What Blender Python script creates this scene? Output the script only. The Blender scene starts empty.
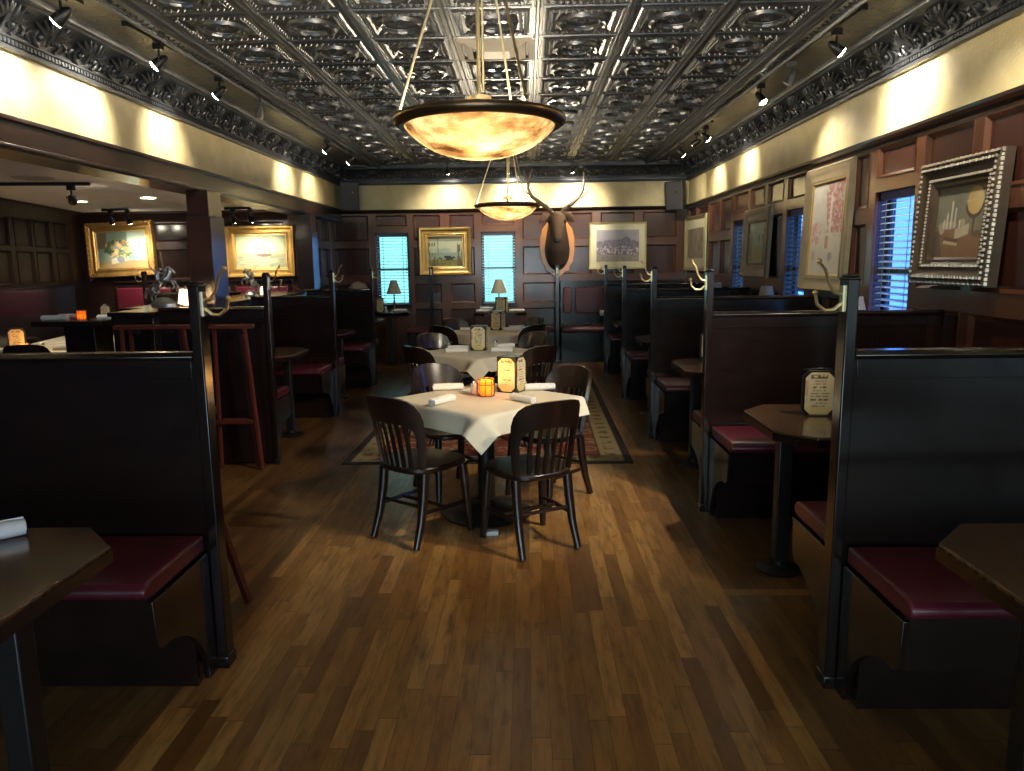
import bpy, math, random
from math import sin, cos, pi, radians, atan2, hypot, sqrt
from mathutils import Matrix, Vector, Euler
random.seed(7)
SC = bpy.context.scene
COL = SC.collection

# ------------------------------------------------------------------ mesh builder
class MB:
    def __init__(s): s.v = []; s.f = []; s.m = []; s.M = None
    def add(s, vs, fs, m=0):
        b = len(s.v)
        if s.M is not None: vs = [tuple(s.M @ Vector(p)) for p in vs]
        s.v.extend(vs)
        for f in fs: s.f.append([b+i for i in f]); s.m.append(m)
    def box(s, x0, y0, z0, x1, y1, z1, m=0):
        if x0 > x1: x0, x1 = x1, x0
        if y0 > y1: y0, y1 = y1, y0
        if z0 > z1: z0, z1 = z1, z0
        s.add([(x0,y0,z0),(x1,y0,z0),(x1,y1,z0),(x0,y1,z0),(x0,y0,z1),(x1,y0,z1),(x1,y1,z1),(x0,y1,z1)],
              [(3,2,1,0),(4,5,6,7),(0,1,5,4),(1,2,6,5),(2,3,7,6),(3,0,4,7)], m)
    def prism(s, poly, a, b, axis='z', m=0):
        n = len(poly)
        def P(p, t):
            if axis == 'z': return (p[0], p[1], t)
            if axis == 'x': return (t, p[0], p[1])
            return (p[0], t, p[1])
        vs = [P(p, a) for p in poly] + [P(p, b) for p in poly]
        fs = [tuple(range(n))[::-1], tuple(range(n, 2*n))] + [(i, (i+1) % n, n+(i+1) % n, n+i) for i in range(n)]
        s.add(vs, fs, m)
    def loft(s, rings, m=0, cap=True, closed=False):
        n = len(rings[0]); vs = [tuple(p) for r in rings for p in r]; fs = []
        k = len(rings)
        for i in range(k if closed else k-1):
            j = (i+1) % k
            for q in range(n):
                w = (q+1) % n
                fs.append((i*n+q, i*n+w, j*n+w, j*n+q))
        if cap and not closed:
            fs.append(tuple(range(n))[::-1]); fs.append(tuple((k-1)*n+q for q in range(n)))
        s.add(vs, fs, m)
    def tube(s, pts, r, seg=8, m=0, closed=False, flat=1.0, up=None):
        pts = [Vector(p) for p in pts]; k = len(pts)
        rs = r if isinstance(r, (list, tuple)) else [r]*k
        rings = []; prev = None
        for i, p in enumerate(pts):
            if closed: t = pts[(i+1) % k] - pts[i-1]
            else: t = pts[min(i+1, k-1)] - pts[max(i-1, 0)]
            if t.length < 1e-9: t = Vector((0,0,1))
            t.normalize()
            if prev is None:
                a = Vector(up) if up else (Vector((0,0,1)) if abs(t.z) < .9 else Vector((1,0,0)))
                u = (a - t*a.dot(t)).normalized()
            else:
                u = (prev - t*prev.dot(t)); u = u.normalized() if u.length > 1e-6 else prev
            prev = u; w = t.cross(u)
            rings.append([p + (u*cos(2*pi*q/seg)*flat + w*sin(2*pi*q/seg))*rs[i] for q in range(seg)])
        s.loft(rings, m, True, closed)
    def lathe(s, prof, seg=24, c=(0,0,0), m=0, cap=True):
        rings = [[(c[0]+r*cos(2*pi*q/seg), c[1]+r*sin(2*pi*q/seg), c[2]+z) for q in range(seg)] for r, z in prof]
        s.loft(rings, m, cap)
    def ball(s, c, r, seg=10, m=0, sc=(1,1,1)):
        h = seg//2; prof = []
        rings = []
        for i in range(h+1):
            a = -pi/2 + pi*i/h; rr = max(cos(a), .02)*r; z = sin(a)*r
            rings.append([(c[0]+rr*cos(2*pi*q/seg)*sc[0], c[1]+rr*sin(2*pi*q/seg)*sc[1], c[2]+z*sc[2]) for q in range(seg)])
        s.loft(rings, m)
    def build(s, name, mats, parent=None, bevel=0, angle=35, smooth=True, seg=2):
        me = bpy.data.meshes.new(name)
        me.from_pydata([tuple(p) for p in s.v], [], s.f)
        if not isinstance(mats, (list, tuple)): mats = [mats]
        for mt in mats: me.materials.append(mt)
        me.polygons.foreach_set('material_index', s.m)
        if smooth:
            me.polygons.foreach_set('use_smooth', [True]*len(me.polygons))
            me.set_sharp_from_angle(angle=radians(angle))
        me.update()
        o = bpy.data.objects.new(name, me); COL.objects.link(o)
        if parent is not None: o.parent = parent
        if bevel:
            b = o.modifiers.new('bevel', 'BEVEL'); b.width = bevel; b.segments = seg; b.limit_method = 'ANGLE'; b.angle_limit = radians(40)
        return o

def tag(o, label, cat, group=None, kind=None):
    o['label'] = label; o['category'] = cat
    if group: o['group'] = group
    if kind: o['kind'] = kind
    return o
def thing(name, label, cat, loc=(0,0,0), rz=0, group=None):
    o = bpy.data.objects.new(name, None); COL.objects.link(o); o.empty_display_size = .1
    o.location = loc; o.rotation_euler = (0,0,rz)
    return tag(o, label, cat, group)
KIDS = {}
def dup(root, loc, rz, label, group=None):
    r = root.copy(); COL.objects.link(r); r.location = loc; r.rotation_euler = (0,0,rz); r['label'] = label
    if group: r['group'] = group
    def rec(a, b):
        for ch in [x for x in SC.objects if x.parent == a]:
            c = ch.copy(); COL.objects.link(c); c.parent = b
            rec(ch, c)
    rec(root, r)
    return r
def struct(o): o['kind'] = 'structure'; return o

# ------------------------------------------------------------------ materials
class NT:
    def __init__(s, name):
        s.mat = bpy.data.materials.new(name); s.mat.use_nodes = True
        s.t = s.mat.node_tree; s.t.nodes.clear()
        s.out = s.t.nodes.new('ShaderNodeOutputMaterial')
        s.b = s.t.nodes.new('ShaderNodeBsdfPrincipled'); s.t.links.new(s.b.outputs[0], s.out.inputs[0])
    def n(s, typ, **kw):
        nd = s.t.nodes.new(typ)
        for k, v in kw.items(): setattr(nd, k, v)
        return nd
    def l(s, a, b): s.t.links.new(a, b)
    def math(s, op, a, b=None, c=None):
        nd = s.n('ShaderNodeMath', operation=op)
        for i, x in enumerate((a, b, c)):
            if x is None: continue
            if hasattr(x, 'node'): s.l(x, nd.inputs[i])
            else: nd.inputs[i].default_value = x
        return nd.outputs[0]
    def coord(s, scale=(1,1,1), kind='Object'):
        tc = s.n('ShaderNodeTexCoord'); mp = s.n('ShaderNodeMapping'); mp.inputs['Scale'].default_value = scale
        s.l(tc.outputs[kind], mp.inputs[0]); return mp.outputs[0]
    def noise(s, vec, scale=5, detail=4, rough=.5):
        nd = s.n('ShaderNodeTexNoise'); nd.inputs['Scale'].default_value = scale; nd.inputs['Detail'].default_value = detail; nd.inputs['Roughness'].default_value = rough
        if vec is not None: s.l(vec, nd.inputs['Vector'])
        return nd.outputs['Fac']
    def ramp(s, fac, stops):
        nd = s.n('ShaderNodeValToRGB'); el = nd.color_ramp.elements
        while len(el) < len(stops): el.new(.5)
        for e, (p, c) in zip(el, stops): e.position = p; e.color = (*c, 1)
        s.l(fac, nd.inputs[0]); return nd.outputs[0]
    def mix(s, fac, a, b, typ='MIX'):
        nd = s.n('ShaderNodeMix', data_type='RGBA', blend_type=typ)
        for i, x in ((0, fac), (6, a), (7, b)):
            if hasattr(x, 'node'): s.l(x, nd.inputs[i])
            else: nd.inputs[i].default_value = x if i == 0 else (*x, 1)
        return nd.outputs[2]
    def bump(s, h, strength=.3, dist=.01):
        nd = s.n('ShaderNodeBump'); nd.inputs['Strength'].default_value = strength; nd.inputs['Distance'].default_value = dist
        s.l(h, nd.inputs['Height']); s.l(nd.outputs[0], s.b.inputs['Normal'])
    def set(s, **kw):
        for k, v in kw.items():
            k = k.replace('_', ' ')
            i = s.b.inputs[k]
            if hasattr(v, 'node'): s.l(v, i)
            elif k in ('Base Color', 'Emission Color', 'Coat Tint'): i.default_value = (*v, 1)
            else: i.default_value = v
        return s.mat

def wood(name, c1, c2, rough=.28, axis=2, scale=1., coat=.4):
    t = NT(name); sc = [14*scale]*3; sc[axis] = 1.2*scale
    v = t.coord(tuple(sc)); f = t.noise(v, 3, 6, .6)
    v2 = t.coord((.8,.8,.8)); g = t.noise(v2, 2, 3)
    c = t.ramp(f, [(.3, c1), (.7, c2)])
    c = t.mix(t.math('MULTIPLY', g, .45), c, tuple(x*.55 for x in c1))
    t.bump(f, .03, .002)
    r = t.math('MULTIPLY_ADD', t.noise(t.coord((3,3,3)), 4, 3), .12, rough-.05)
    return t.set(Base_Color=c, Roughness=r, Coat_Weight=coat, Coat_Roughness=.12, Specular_IOR_Level=.5 if coat else .15)
def plain(name, c, rough=.5, metal=0, bump=0, bscale=200, vary=.12, **kw):
    t = NT(name); f = t.noise(t.coord((1,1,1)), 6, 3)
    col = t.mix(f, tuple(max(0, x*(1-vary)) for x in c), tuple(min(1, x*(1+vary)) for x in c))
    if bump: t.bump(t.noise(t.coord((1,1,1)), bscale, 3), bump, .002)
    return t.set(Base_Color=col, Roughness=rough, Metallic=metal, **kw)
M = {}
M['ebony'] = wood('dark stained wood', (.0085,.0048,.0045), (.015,.0072,.006), .2)
M['ebony_x'] = wood('dark stained wood across', (.0085,.0048,.0045), (.016,.0075,.006), .2, 0)
M['chair'] = wood('chair wood', (.013,.006,.0045), (.020,.0085,.006), .3, 2, .5)
M['mahog'] = wood('mahogany rail', (.085,.030,.014), (.13,.048,.022), .3)
M['mahog_p'] = wood('mahogany panel', (.048,.0155,.0105), (.062,.020,.0135), .22)
M['beam'] = wood('dark beam wood', (.015,.0068,.0055), (.028,.0105,.0075), .3, 1)
M['table'] = wood('booth table top', (.06,.03,.016), (.12,.06,.03), .22, 0)
M['red'] = wood('red stand wood', (.085,.018,.012), (.13,.028,.018), .35)
M['dull'] = wood('dull dark wood', (.012,.0055,.005), (.022,.009,.007), .55, 2, 1., 0)
M['oak'] = wood('orange oak', (.40,.15,.03), (.55,.23,.05), .35)
M['vinyl'] = plain('burgundy vinyl', (.085,.0085,.019), .33, bump=.08, bscale=300)
M['brass'] = plain('worn brass', (.75,.62,.36), .28, 1)
M['gold'] = plain('gilded frame', (.62,.38,.12), .35, .85, bump=.4, bscale=60, vary=.3)
M['gold_in'] = plain('pale gilt', (.8,.6,.25), .35, .8, vary=.2)
M['silver'] = plain('antique silver gilt', (.24,.195,.15), .42, .6, bump=.3, bscale=90, vary=.35)
M['silver_b'] = plain('bright silver gilt', (.55,.47,.38), .35, .6, vary=.3)
M['champagne'] = plain('champagne gilt', (.42,.34,.22), .4, .5, bump=.3, bscale=90, vary=.25)
M['umber'] = plain('dark umber frame', (.075,.05,.034), .4, vary=.3)
M['bronze'] = plain('dark bronze', (.17,.105,.06), .3, .85)
M['black'] = plain('black metal', (.012,.012,.013), .35, .3)
M['speaker'] = plain('grey speaker shell', (.06,.062,.068), .5)
M['cloth'] = plain('white table linen', (.70,.65,.53), .8, bump=.15, bscale=400, vary=.04)
M['napkin'] = plain('white napkin', (.80,.79,.76), .85, bump=.2, bscale=300, vary=.04)
M['hide'] = None
M['antler'] = plain('antler horn', (.085,.055,.032), .5, bump=.3, bscale=80, vary=.35)
M['chrome'] = plain('chrome', (.7,.7,.7), .15, 1)
M['pewter'] = plain('pewter', (.30,.31,.33), .32, .9, vary=.3)
M['white'] = plain('white plaster', (.86,.84,.80), .8)
M['grille'] = plain('air grille', (.42,.39,.33), .65)
M['dark'] = plain('dark recess', (.008,.008,.008), .7)
M['mat'] = plain('cream mat board', (.72,.68,.48), .8, vary=.03)
M['palegold'] = plain('pale gold frame', (.55,.47,.2), .35, .5)
M['steel'] = plain('pedestal iron', (.02,.019,.019), .35, .5)

# painted canvas / printed card: colour attribute made by a function
t = NT('painted canvas'); a = t.n('ShaderNodeAttribute'); a.attribute_name = 'Col'
t.bump(t.noise(t.coord((1,1,1)), 250, 3), .15, .002)
M['paint'] = t.set(Base_Color=a.outputs['Color'], Roughness=.45)
t = NT('printed card'); a = t.n('ShaderNodeAttribute'); a.attribute_name = 'Col'
M['card'] = t.set(Base_Color=a.outputs['Color'], Roughness=.6)
t = NT('woven rug'); a = t.n('ShaderNodeAttribute'); a.attribute_name = 'Col'
t.bump(t.noise(t.coord((1,1,1)), 300, 2), .5, .004)
M['rug'] = t.set(Base_Color=a.outputs['Color'], Roughness=.95)

# hide of the elk: brown with a darker mane below
t = NT('elk hide'); v = t.coord((1,1,1)); sp = t.n('ShaderNodeSeparateXYZ'); t.l(v, sp.inputs[0])
f = t.noise(t.coord((40,40,8)), 3, 5)
g = t.math('ADD', t.math('MULTIPLY_ADD', sp.outputs[2], 1.7, .42), t.math('MULTIPLY', sp.outputs[1], -.25))
c = t.ramp(g, [(.1, (.022,.012,.008)), (.6, (.12,.062,.034)), (1, (.25,.15,.085))])
t.bump(f, .6, .01)
M['hide'] = t.set(Base_Color=t.mix(f, c, (.05,.028,.016)), Roughness=.75)

# strip wood floor running away from the door
t = NT('maple strip floor')
tc = t.n('ShaderNodeTexCoord'); sp = t.n('ShaderNodeSeparateXYZ'); t.l(tc.outputs['Object'], sp.inputs[0])
X, Y = sp.outputs[0], sp.outputs[1]
W = .068
xi = t.math('DIVIDE', X, W); col_i = t.math('FLOOR', xi); fx = t.math('FRACT', xi)
wn = t.n('ShaderNodeTexWhiteNoise', noise_dimensions='1D'); t.l(col_i, wn.inputs['W'])
yy = t.math('DIVIDE', t.math('ADD', Y, t.math('MULTIPLY', wn.outputs['Value'], 7.3)), .82)
row_i = t.math('FLOOR', yy); fy = t.math('FRACT', yy)
cmb = t.n('ShaderNodeCombineXYZ'); t.l(col_i, cmb.inputs[0]); t.l(row_i, cmb.inputs[1])
wn2 = t.n('ShaderNodeTexWhiteNoise', noise_dimensions='2D'); t.l(cmb.outputs[0], wn2.inputs['Vector'])
bd = t.ramp(wn2.outputs['Value'], [(0, (.14,.055,.013)), (.18, (.28,.125,.030)), (.6, (.40,.195,.048)), (1, (.55,.295,.085))])
mp = t.n('ShaderNodeMapping'); t.l(tc.outputs['Object'], mp.inputs[0]); mp.inputs['Scale'].default_value = (16, 2.2, 1)
ad = t.n('ShaderNodeVectorMath', operation='ADD'); t.l(mp.outputs[0], ad.inputs[0]); 
sc_ = t.n('ShaderNodeVectorMath', operation='SCALE'); t.l(cmb.outputs[0], sc_.inputs[0]); sc_.inputs['Scale'].default_value = 3.7
t.l(sc_.outputs[0], ad.inputs[1])
gr = t.noise(ad.outputs[0], 1.6, 6, .62)
bd = t.mix(t.math('MULTIPLY', t.math('SUBTRACT', gr, .45), 3.0), bd, (.08,.033,.011))
kn = t.noise(t.coord((7,2.4,1)), 2.1, 3, .55)
bd = t.mix(t.math('MULTIPLY', t.math('MAXIMUM', t.math('SUBTRACT', kn, .60), 0), 4.5), bd, (.055,.022,.008))
blot = t.noise(t.coord((1,.6,1)), 1.3, 4)
bd = t.mix(t.math('MULTIPLY', blot, .5), bd, (.14,.06,.022))
# booth bays: mostly shade painted into the floor colour; right bay's wood also differs
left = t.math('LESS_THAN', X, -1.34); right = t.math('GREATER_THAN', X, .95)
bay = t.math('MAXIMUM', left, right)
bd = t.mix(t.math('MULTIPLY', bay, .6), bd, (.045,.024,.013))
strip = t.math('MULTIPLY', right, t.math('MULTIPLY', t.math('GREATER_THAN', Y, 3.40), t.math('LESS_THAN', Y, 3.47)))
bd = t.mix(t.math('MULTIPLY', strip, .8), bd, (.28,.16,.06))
gx = t.math('LESS_THAN', fx, .025); gy = t.math('LESS_THAN', fy, .004)
gv = t.math('MAXIMUM', gx, gy)
bd = t.mix(t.math('MULTIPLY', gv, .75), bd, (.02,.009,.004))
h = t.math('SUBTRACT', t.math('MULTIPLY', gr, .25), gv)
t.bump(h, .12, .002)
rg = t.math('MULTIPLY_ADD', gr, .25, .20)
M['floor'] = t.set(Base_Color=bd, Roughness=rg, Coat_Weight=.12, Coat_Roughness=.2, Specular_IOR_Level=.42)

# stippled gold-cream wall paint
t = NT('sponged cream paint'); v = t.coord((1,1,1))
f = t.noise(v, 3.5, 6, .65); f2 = t.noise(v, 60, 4, .6)
c = t.ramp(f, [(.3, (.62,.50,.25)), (.55, (.76,.65,.36)), (.75, (.85,.77,.5))])
c = t.mix(t.math('MULTIPLY', f2, .35), c, (.52,.42,.22))
t.bump(f2, .5, .006)
M['cream'] = t.set(Base_Color=c, Roughness=.42)
# pressed tin
t = NT('pressed tin'); v = t.coord((1,1,1)); f = t.noise(v, 7, 5)
t.bump(t.noise(v, 90, 3), .12, .002)
M['tin'] = t.set(Base_Color=t.mix(f, (.048,.055,.066), (.092,.10,.114)), Metallic=.7, Roughness=t.math('MULTIPLY_ADD', f, .2, .27))
t = NT('crackled tin border'); v = t.coord((1,1,1)); f = t.noise(v, 7, 5)
vo = t.n('ShaderNodeTexVoronoi', feature='DISTANCE_TO_EDGE'); vo.inputs['Scale'].default_value = 9
nv = t.n('ShaderNodeMix', data_type='VECTOR'); nv.inputs[0].default_value = .25
nz = t.n('ShaderNodeTexNoise'); nz.inputs['Scale'].default_value = 6; t.l(v, nz.inputs['Vector'])
t.l(v, nv.inputs[4]); t.l(nz.outputs['Color'], nv.inputs[5]); t.l(nv.outputs[1], vo.inputs['Vector'])
cr = t.math('MINIMUM', t.math('MULTIPLY', vo.outputs['Distance'], 14), 1)
t.bump(cr, .5, .008)
M['tin_border'] = t.set(Base_Color=t.mix(f, (.065,.062,.056), (.115,.108,.096)), Metallic=.65, Roughness=.36)

def glow(name, c, s, base=(.8,.75,.6)):
    t = NT(name); return t.set(Base_Color=base, Emission_Color=c, Emission_Strength=s, Roughness=.4)
M['bulb'] = glow('lamp lens', (1,.88,.66), 35)
M['bulb_off'] = plain('unlit lens', (.35,.36,.38), .15)
M['flame'] = glow('candle flame', (1,.55,.12), 22)
# alabaster bowl
t = NT('alabaster glass'); v = t.coord((1,1,1)); f = t.noise(v, 7, 6, .65)
f2 = t.noise(t.coord((2,3,5)), 2.2, 6, .7)
c = t.ramp(f2, [(.36, (.055,.034,.018)), (.47, (.26,.19,.11)), (.60, (.62,.55,.42))])
tr = t.n('ShaderNodeBsdfTranslucent'); t.l(c, tr.inputs[0])
t.set(Base_Color=c, Roughness=.25, Emission_Color=c, Emission_Strength=.15)
mx = t.n('ShaderNodeMixShader'); mx.inputs[0].default_value = .55
t.l(t.b.outputs[0], mx.inputs[1]); t.l(tr.outputs[0], mx.inputs[2]); t.l(mx.outputs[0], t.out.inputs[0])
M['alabaster'] = t.mat
# lamp shades
def shade_mat(name, c, e):
    t = NT(name); tr = t.n('ShaderNodeBsdfTranslucent'); tr.inputs[0].default_value = (*c, 1)
    t.set(Base_Color=c, Roughness=.8, Emission_Color=(1,.8,.5), Emission_Strength=e)
    mx = t.n('ShaderNodeMixShader'); mx.inputs[0].default_value = .4
    t.l(t.b.outputs[0], mx.inputs[1]); t.l(tr.outputs[0], mx.inputs[2]); t.l(mx.outputs[0], t.out.inputs[0])
    return t.mat
M['shade'] = shade_mat('linen shade', (.55,.48,.36), 0)
M['shade_lit'] = shade_mat('lit linen shade', (.9,.8,.6), .6)
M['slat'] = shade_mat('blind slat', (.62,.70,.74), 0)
M['slat_dark'] = shade_mat('blind slat in shade', (.30,.28,.36), 0)  # darker copy of the slat, its shade put into the colour
# clear glass and amber glass (cheap mix)
def glass_mat(name, c, k):
    t = NT(name); tr = t.n('ShaderNodeBsdfTransparent'); tr.inputs[0].default_value = (*c, 1)
    t.set(Base_Color=c, Roughness=.05)
    mx = t.n('ShaderNodeMixShader'); mx.inputs[0].default_value = k
    t.l(t.b.outputs[0], mx.inputs[1]); t.l(tr.outputs[0], mx.inputs[2]); t.l(mx.outputs[0], t.out.inputs[0])
    return t.mat
M['glass'] = glass_mat('window glass', (.95,.98,1), .92)
M['jar'] = glass_mat('shaker glass', (.9,.9,.85), .6)
t = NT('amber glass'); tr = t.n('ShaderNodeBsdfTranslucent'); tr.inputs[0].default_value = (1,.5,.08,1)
t.set(Base_Color=(.9,.42,.06), Roughness=.15, Emission_Color=(1,.4,.04), Emission_Strength=.1)
mx = t.n('ShaderNodeMixShader'); mx.inputs[0].default_value = .5
t.l(t.b.outputs[0], mx.inputs[1]); t.l(tr.outputs[0], mx.inputs[2]); t.l(mx.outputs[0], t.out.inputs[0]); M['amber'] = t.mat

# ------------------------------------------------------------------ colour grids (paintings, cards, rug)
def hsh(i, j, k=0):
    n = (i*374761393 + j*668265263 + k*2147483647) & 0xffffffff
    n = ((n ^ (n >> 13))*1274126177) & 0xffffffff
    return ((n ^ (n >> 16)) & 0xffff)/65535
def vn(x, y, k=0):
    i, j = math.floor(x), math.floor(y); a, b = x-i, y-j; a = a*a*(3-2*a); b = b*b*(3-2*b)
    return (hsh(i,j,k)*(1-a)+hsh(i+1,j,k)*a)*(1-b)+(hsh(i,j+1,k)*(1-a)+hsh(i+1,j+1,k)*a)*b
def fbm(x, y, k=0): return .5*vn(x,y,k)+.27*vn(2*x,2*y,k+1)+.15*vn(4*x,4*y,k+2)+.08*vn(8*x,8*y,k+3)
def lerp(a, b, t):
    t = max(0, min(1, t)); return tuple(p+(q-p)*t for p, q in zip(a, b))
def colour_grid(name, w, h, nx, ny, fn, mat, parent, Mx=None, outline=None, z=0):
    """flat sheet w x h in the local XZ plane facing -Y, painted by fn(u, v)"""
    vs = []; cs = []
    for j in range(ny+1):
        for i in range(nx+1):
            u, v = i/nx, j/ny; x, zz = (u-.5)*w, (v-.5)*h
            if outline: x, zz = outline(x, zz)
            p = Vector((x, z, zz)); vs.append(tuple(Mx @ p) if Mx is not None else tuple(p)); cs.extend((*fn(u, v), 1))
    fs = [(j*(nx+1)+i, j*(nx+1)+i+1, (j+1)*(nx+1)+i+1, (j+1)*(nx+1)+i) for j in range(ny) for i in range(nx)]
    me = bpy.data.meshes.new(name); me.from_pydata(vs, [], fs); me.materials.append(mat)
    at = me.color_attributes.new('Col', 'FLOAT_COLOR', 'POINT'); at.data.foreach_set('color', cs); me.update()
    o = bpy.data.objects.new(name, me); COL.objects.link(o)
    if parent is not None: o.parent = parent
    return o

# ------------------------------------------------------------------ room dimensions
XL, XR, YB, YF, ZC = -3.0, 2.6, 12.3, -3.0, 3.14
LZ = 2.36                      # ceiling of the side room
WL0, WLK = -6.3, .217          # side-room wall line x = WL0 + WLK*(10.6-y)
YS = 10.6                      # back wall of the side room

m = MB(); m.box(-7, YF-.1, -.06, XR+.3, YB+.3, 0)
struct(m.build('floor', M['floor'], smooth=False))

# panelled wall: frame of stiles and rails with recessed panels, in a (u, z) plane
def cells(u0, z0, u1, z1, holes):
    us = sorted({u0, u1, *[q for h in holes for q in (h[0], h[2]) if u0 < q < u1]})
    zs = sorted({z0, z1, *[q for h in holes for q in (h[1], h[3]) if z0 < q < z1]})
    for a, b in zip(us, us[1:]):
        run = None
        for c, d in zip(zs, zs[1:]):
            mu, mz = (a+b)/2, (c+d)/2
            inside = any(h[0] < mu < h[2] and h[1] < mz < h[3] for h in holes)
            if not inside:
                if run and abs(run[1]-c) < 1e-9: run[1] = d
                else:
                    if run: yield a, run[0], b, run[1]
                    run = [c, d]
            elif run: yield a, run[0], b, run[1]; run = None
        if run: yield a, run[0], b, run[1]
def panelled(name, Mx, u0, z0, u1, z1, panels, windows=(), extra=None, mats=None):
    """local frame: u along the wall, +y into the room is 'out'"""
    m = MB(); m.M = Mx
    for a, c, b, d in cells(u0, z0, u1, z1, list(windows)): m.box(a, -.12, c, b, 0, d, 1)
    for a, c, b, d in cells(u0, z0, u1, z1, list(windows)+list(panels)): m.box(a, 0, c, b, .022, d, 0)
    for (a, c, b, d) in panels:          # sloped moulding round every panel
        for (p, q, r, s_) in (((a,c),(b,c),(b-.022,c+.022),(a+.022,c+.022)), ((b,c),(b,d),(b-.022,d-.022),(b-.022,c+.022)),
                              ((b,d),(a,d),(a+.022,d-.022),(b-.022,d-.022)), ((a,d),(a,c),(a+.022,c+.022),(a+.022,d-.022))):
            O = [(p[0],.030,p[1]),(q[0],.030,q[1]),(r[0],.004,r[1]),(s_[0],.004,s_[1])]
            I = [(p[0],-.005,p[1]),(q[0],-.005,q[1]),(r[0],-.005,r[1]),(s_[0],-.005,s_[1])]
            m.add(O+I, [(0,1,2,3),(4,7,6,5),(0,4,5,1),(1,5,6,2),(2,6,7,3),(3,7,4,0)], 0)
    if extra: extra(m)
    return struct(m.build(name, mats or [M['mahog'], M['mahog_p']], bevel=0))
ROWS = [(1.97, 2.37), (1.40, 1.85), (.95, 1.27), (.2, .86)]
def panel_cols(cols, tall_small=()):
    out = []
    for i, (a, b) in enumerate(cols):
        for z0, z1 in ROWS: out.append((a, z0, b, z1))
    return out
def crown(m, a, b):
    m.prism([(0,2.40),(.03,2.40),(.04,2.42),(.07,2.435),(.075,2.455),(0,2.455)], a, b, 'x', 2)

# back wall: local u = x, out = -y
MxB = Matrix(((1,0,0,0),(0,-1,0,YB),(0,0,1,0),(0,0,0,1)))
win_b = [(-2.45,.92,-1.91,2.09), (-.735,.92,-.175,2.09)]
pb = panel_cols([(-3.12,-2.56),(-1.83,-1.39),(-1.24,-.84),(-.06,.47),(.53,1.06),(1.2,1.74),(1.88,2.42)])
pb += [(-2.43,2.2,-1.93,2.37),(-.715,2.2,-.195,2.37)]
def exB(m):
    crown(m, -3.2, XR)
    m.box(-3.2, 0, 1.28, XR, .03, 1.385, 0) if False else None
panelled('wall_back', MxB, -3.2, 0, XR+.1, 2.44, pb, win_b, exB, [M['mahog'], M['mahog_p'], M['beam']])
# right wall: local u = -y .. mirror so that out = -x
MxR = Matrix(((0,-1,0,XR),(1,0,0,0),(0,0,1,0),(0,0,0,1)))
win_r = [(5.13,.92,5.70,2.07),(7.04,.92,7.60,2.07),(9.02,.92,9.52,2.07)]
cols_r = [(-2.4,-1.8),(-1.7,-1.1),(-1.0,-.4),(-.3,.3),(.4,1.0),(1.1,1.7),(1.8,2.4),(2.5,3.1),(3.2,3.75),(3.88,4.40),(4.50,5.02),(5.82,6.05),(6.15,6.5),(6.58,6.95),(7.7,7.72)]
pr = panel_cols(cols_r[:-1])
pr += [(a,2.17,b,2.38) for a, b in ((5.15,5.68),(7.06,7.58),(7.72,8.2),(8.32,8.82),(8.93,9.53))]
for a, b in ((7.72,8.2),(8.32,8.82)): pr += [(a,1.40,b,2.05),(a,.95,b,1.27),(a,.2,b,.86)]
pr += panel_cols([(9.64,10.1),(10.2,10.73),(10.84,11.5),(11.6,12.1)])
pr += [(a,.2,b,.86) for a, b in ((5.15,5.68),(7.06,7.58),(9.04,9.5))]
def exR(m): crown(m, YF, YB)
panelled('wall_right', MxR, YF, 0, YB+.1, 2.44, pr, win_r, exR, [M['mahog'], M['mahog_p'], M['beam']])
# cream upper walls
m = MB(); m.box(-3.2, YB, 2.44, XR+.1, YB+.12, ZC+.05); struct(m.build('wall_back_upper', M['cream'], smooth=False))
m = MB(); m.box(XR, YF, 2.44, XR+.12, YB, ZC+.05); struct(m.build('wall_right_upper', M['cream'], smooth=False))
m = MB(); m.box(XL-.25, YF, 2.47, XL, YB, ZC+.05); struct(m.build('wall_left_upper', M['cream'], smooth=False))
# beam under the left upper wall, with a thin bead
m = MB(); m.box(XL-.27, YF, 2.28, XL+.015, YB-.005, 2.47); m.box(XL+.015, YF, 2.445, XL+.035, YB-.03, 2.475); m.box(XL+.015, YF, 2.29, XL+.03, YB-.03, 2.315)
struct(m.build('trim_1', M['beam'], bevel=.006))
# columns under the beam
def column(name, y0, y1, XA):
    m = MB(); a, b = XA, XA+.2; m.box(a, y0, 0, b, y1, 2.28); m.box(a-.012, y0-.012, 1.28, b+.012, y1+.012, 2.05)
    return struct(m.build(name, M['beam'], bevel=.006))
column('column_1', 6.9, 7.2, -3.09); column('column_2', 10.33, 10.6, -3.14)
# stub wall between the second column and the back wall
MxS = Matrix(((0,1,0,-3.2),(1,0,0,0),(0,0,1,0),(0,0,0,1)))
panelled('wall_left_stub', MxS, 10.55, 0, YB+.02, 2.3, panel_cols([(10.72,11.1),(11.2,11.62),(11.74,12.15)])[0:12], (), None, [M['beam'], M['mahog_p']])
# low wall along the column line
m = MB(); m.box(-3.28, 5.83, 0, -2.95, 6.42, 1.215); m.box(-3.30, 5.80, 1.215, -2.92, 6.40, 1.25); m.box(-3.50, 6.40, 0, -2.95, 10.55, 1.215); m.box(-3.53, 6.40, 1.215, -2.92, 10.55, 1.25)
struct(m.build('wall_low', M['ebony'], bevel=.005))

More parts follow.
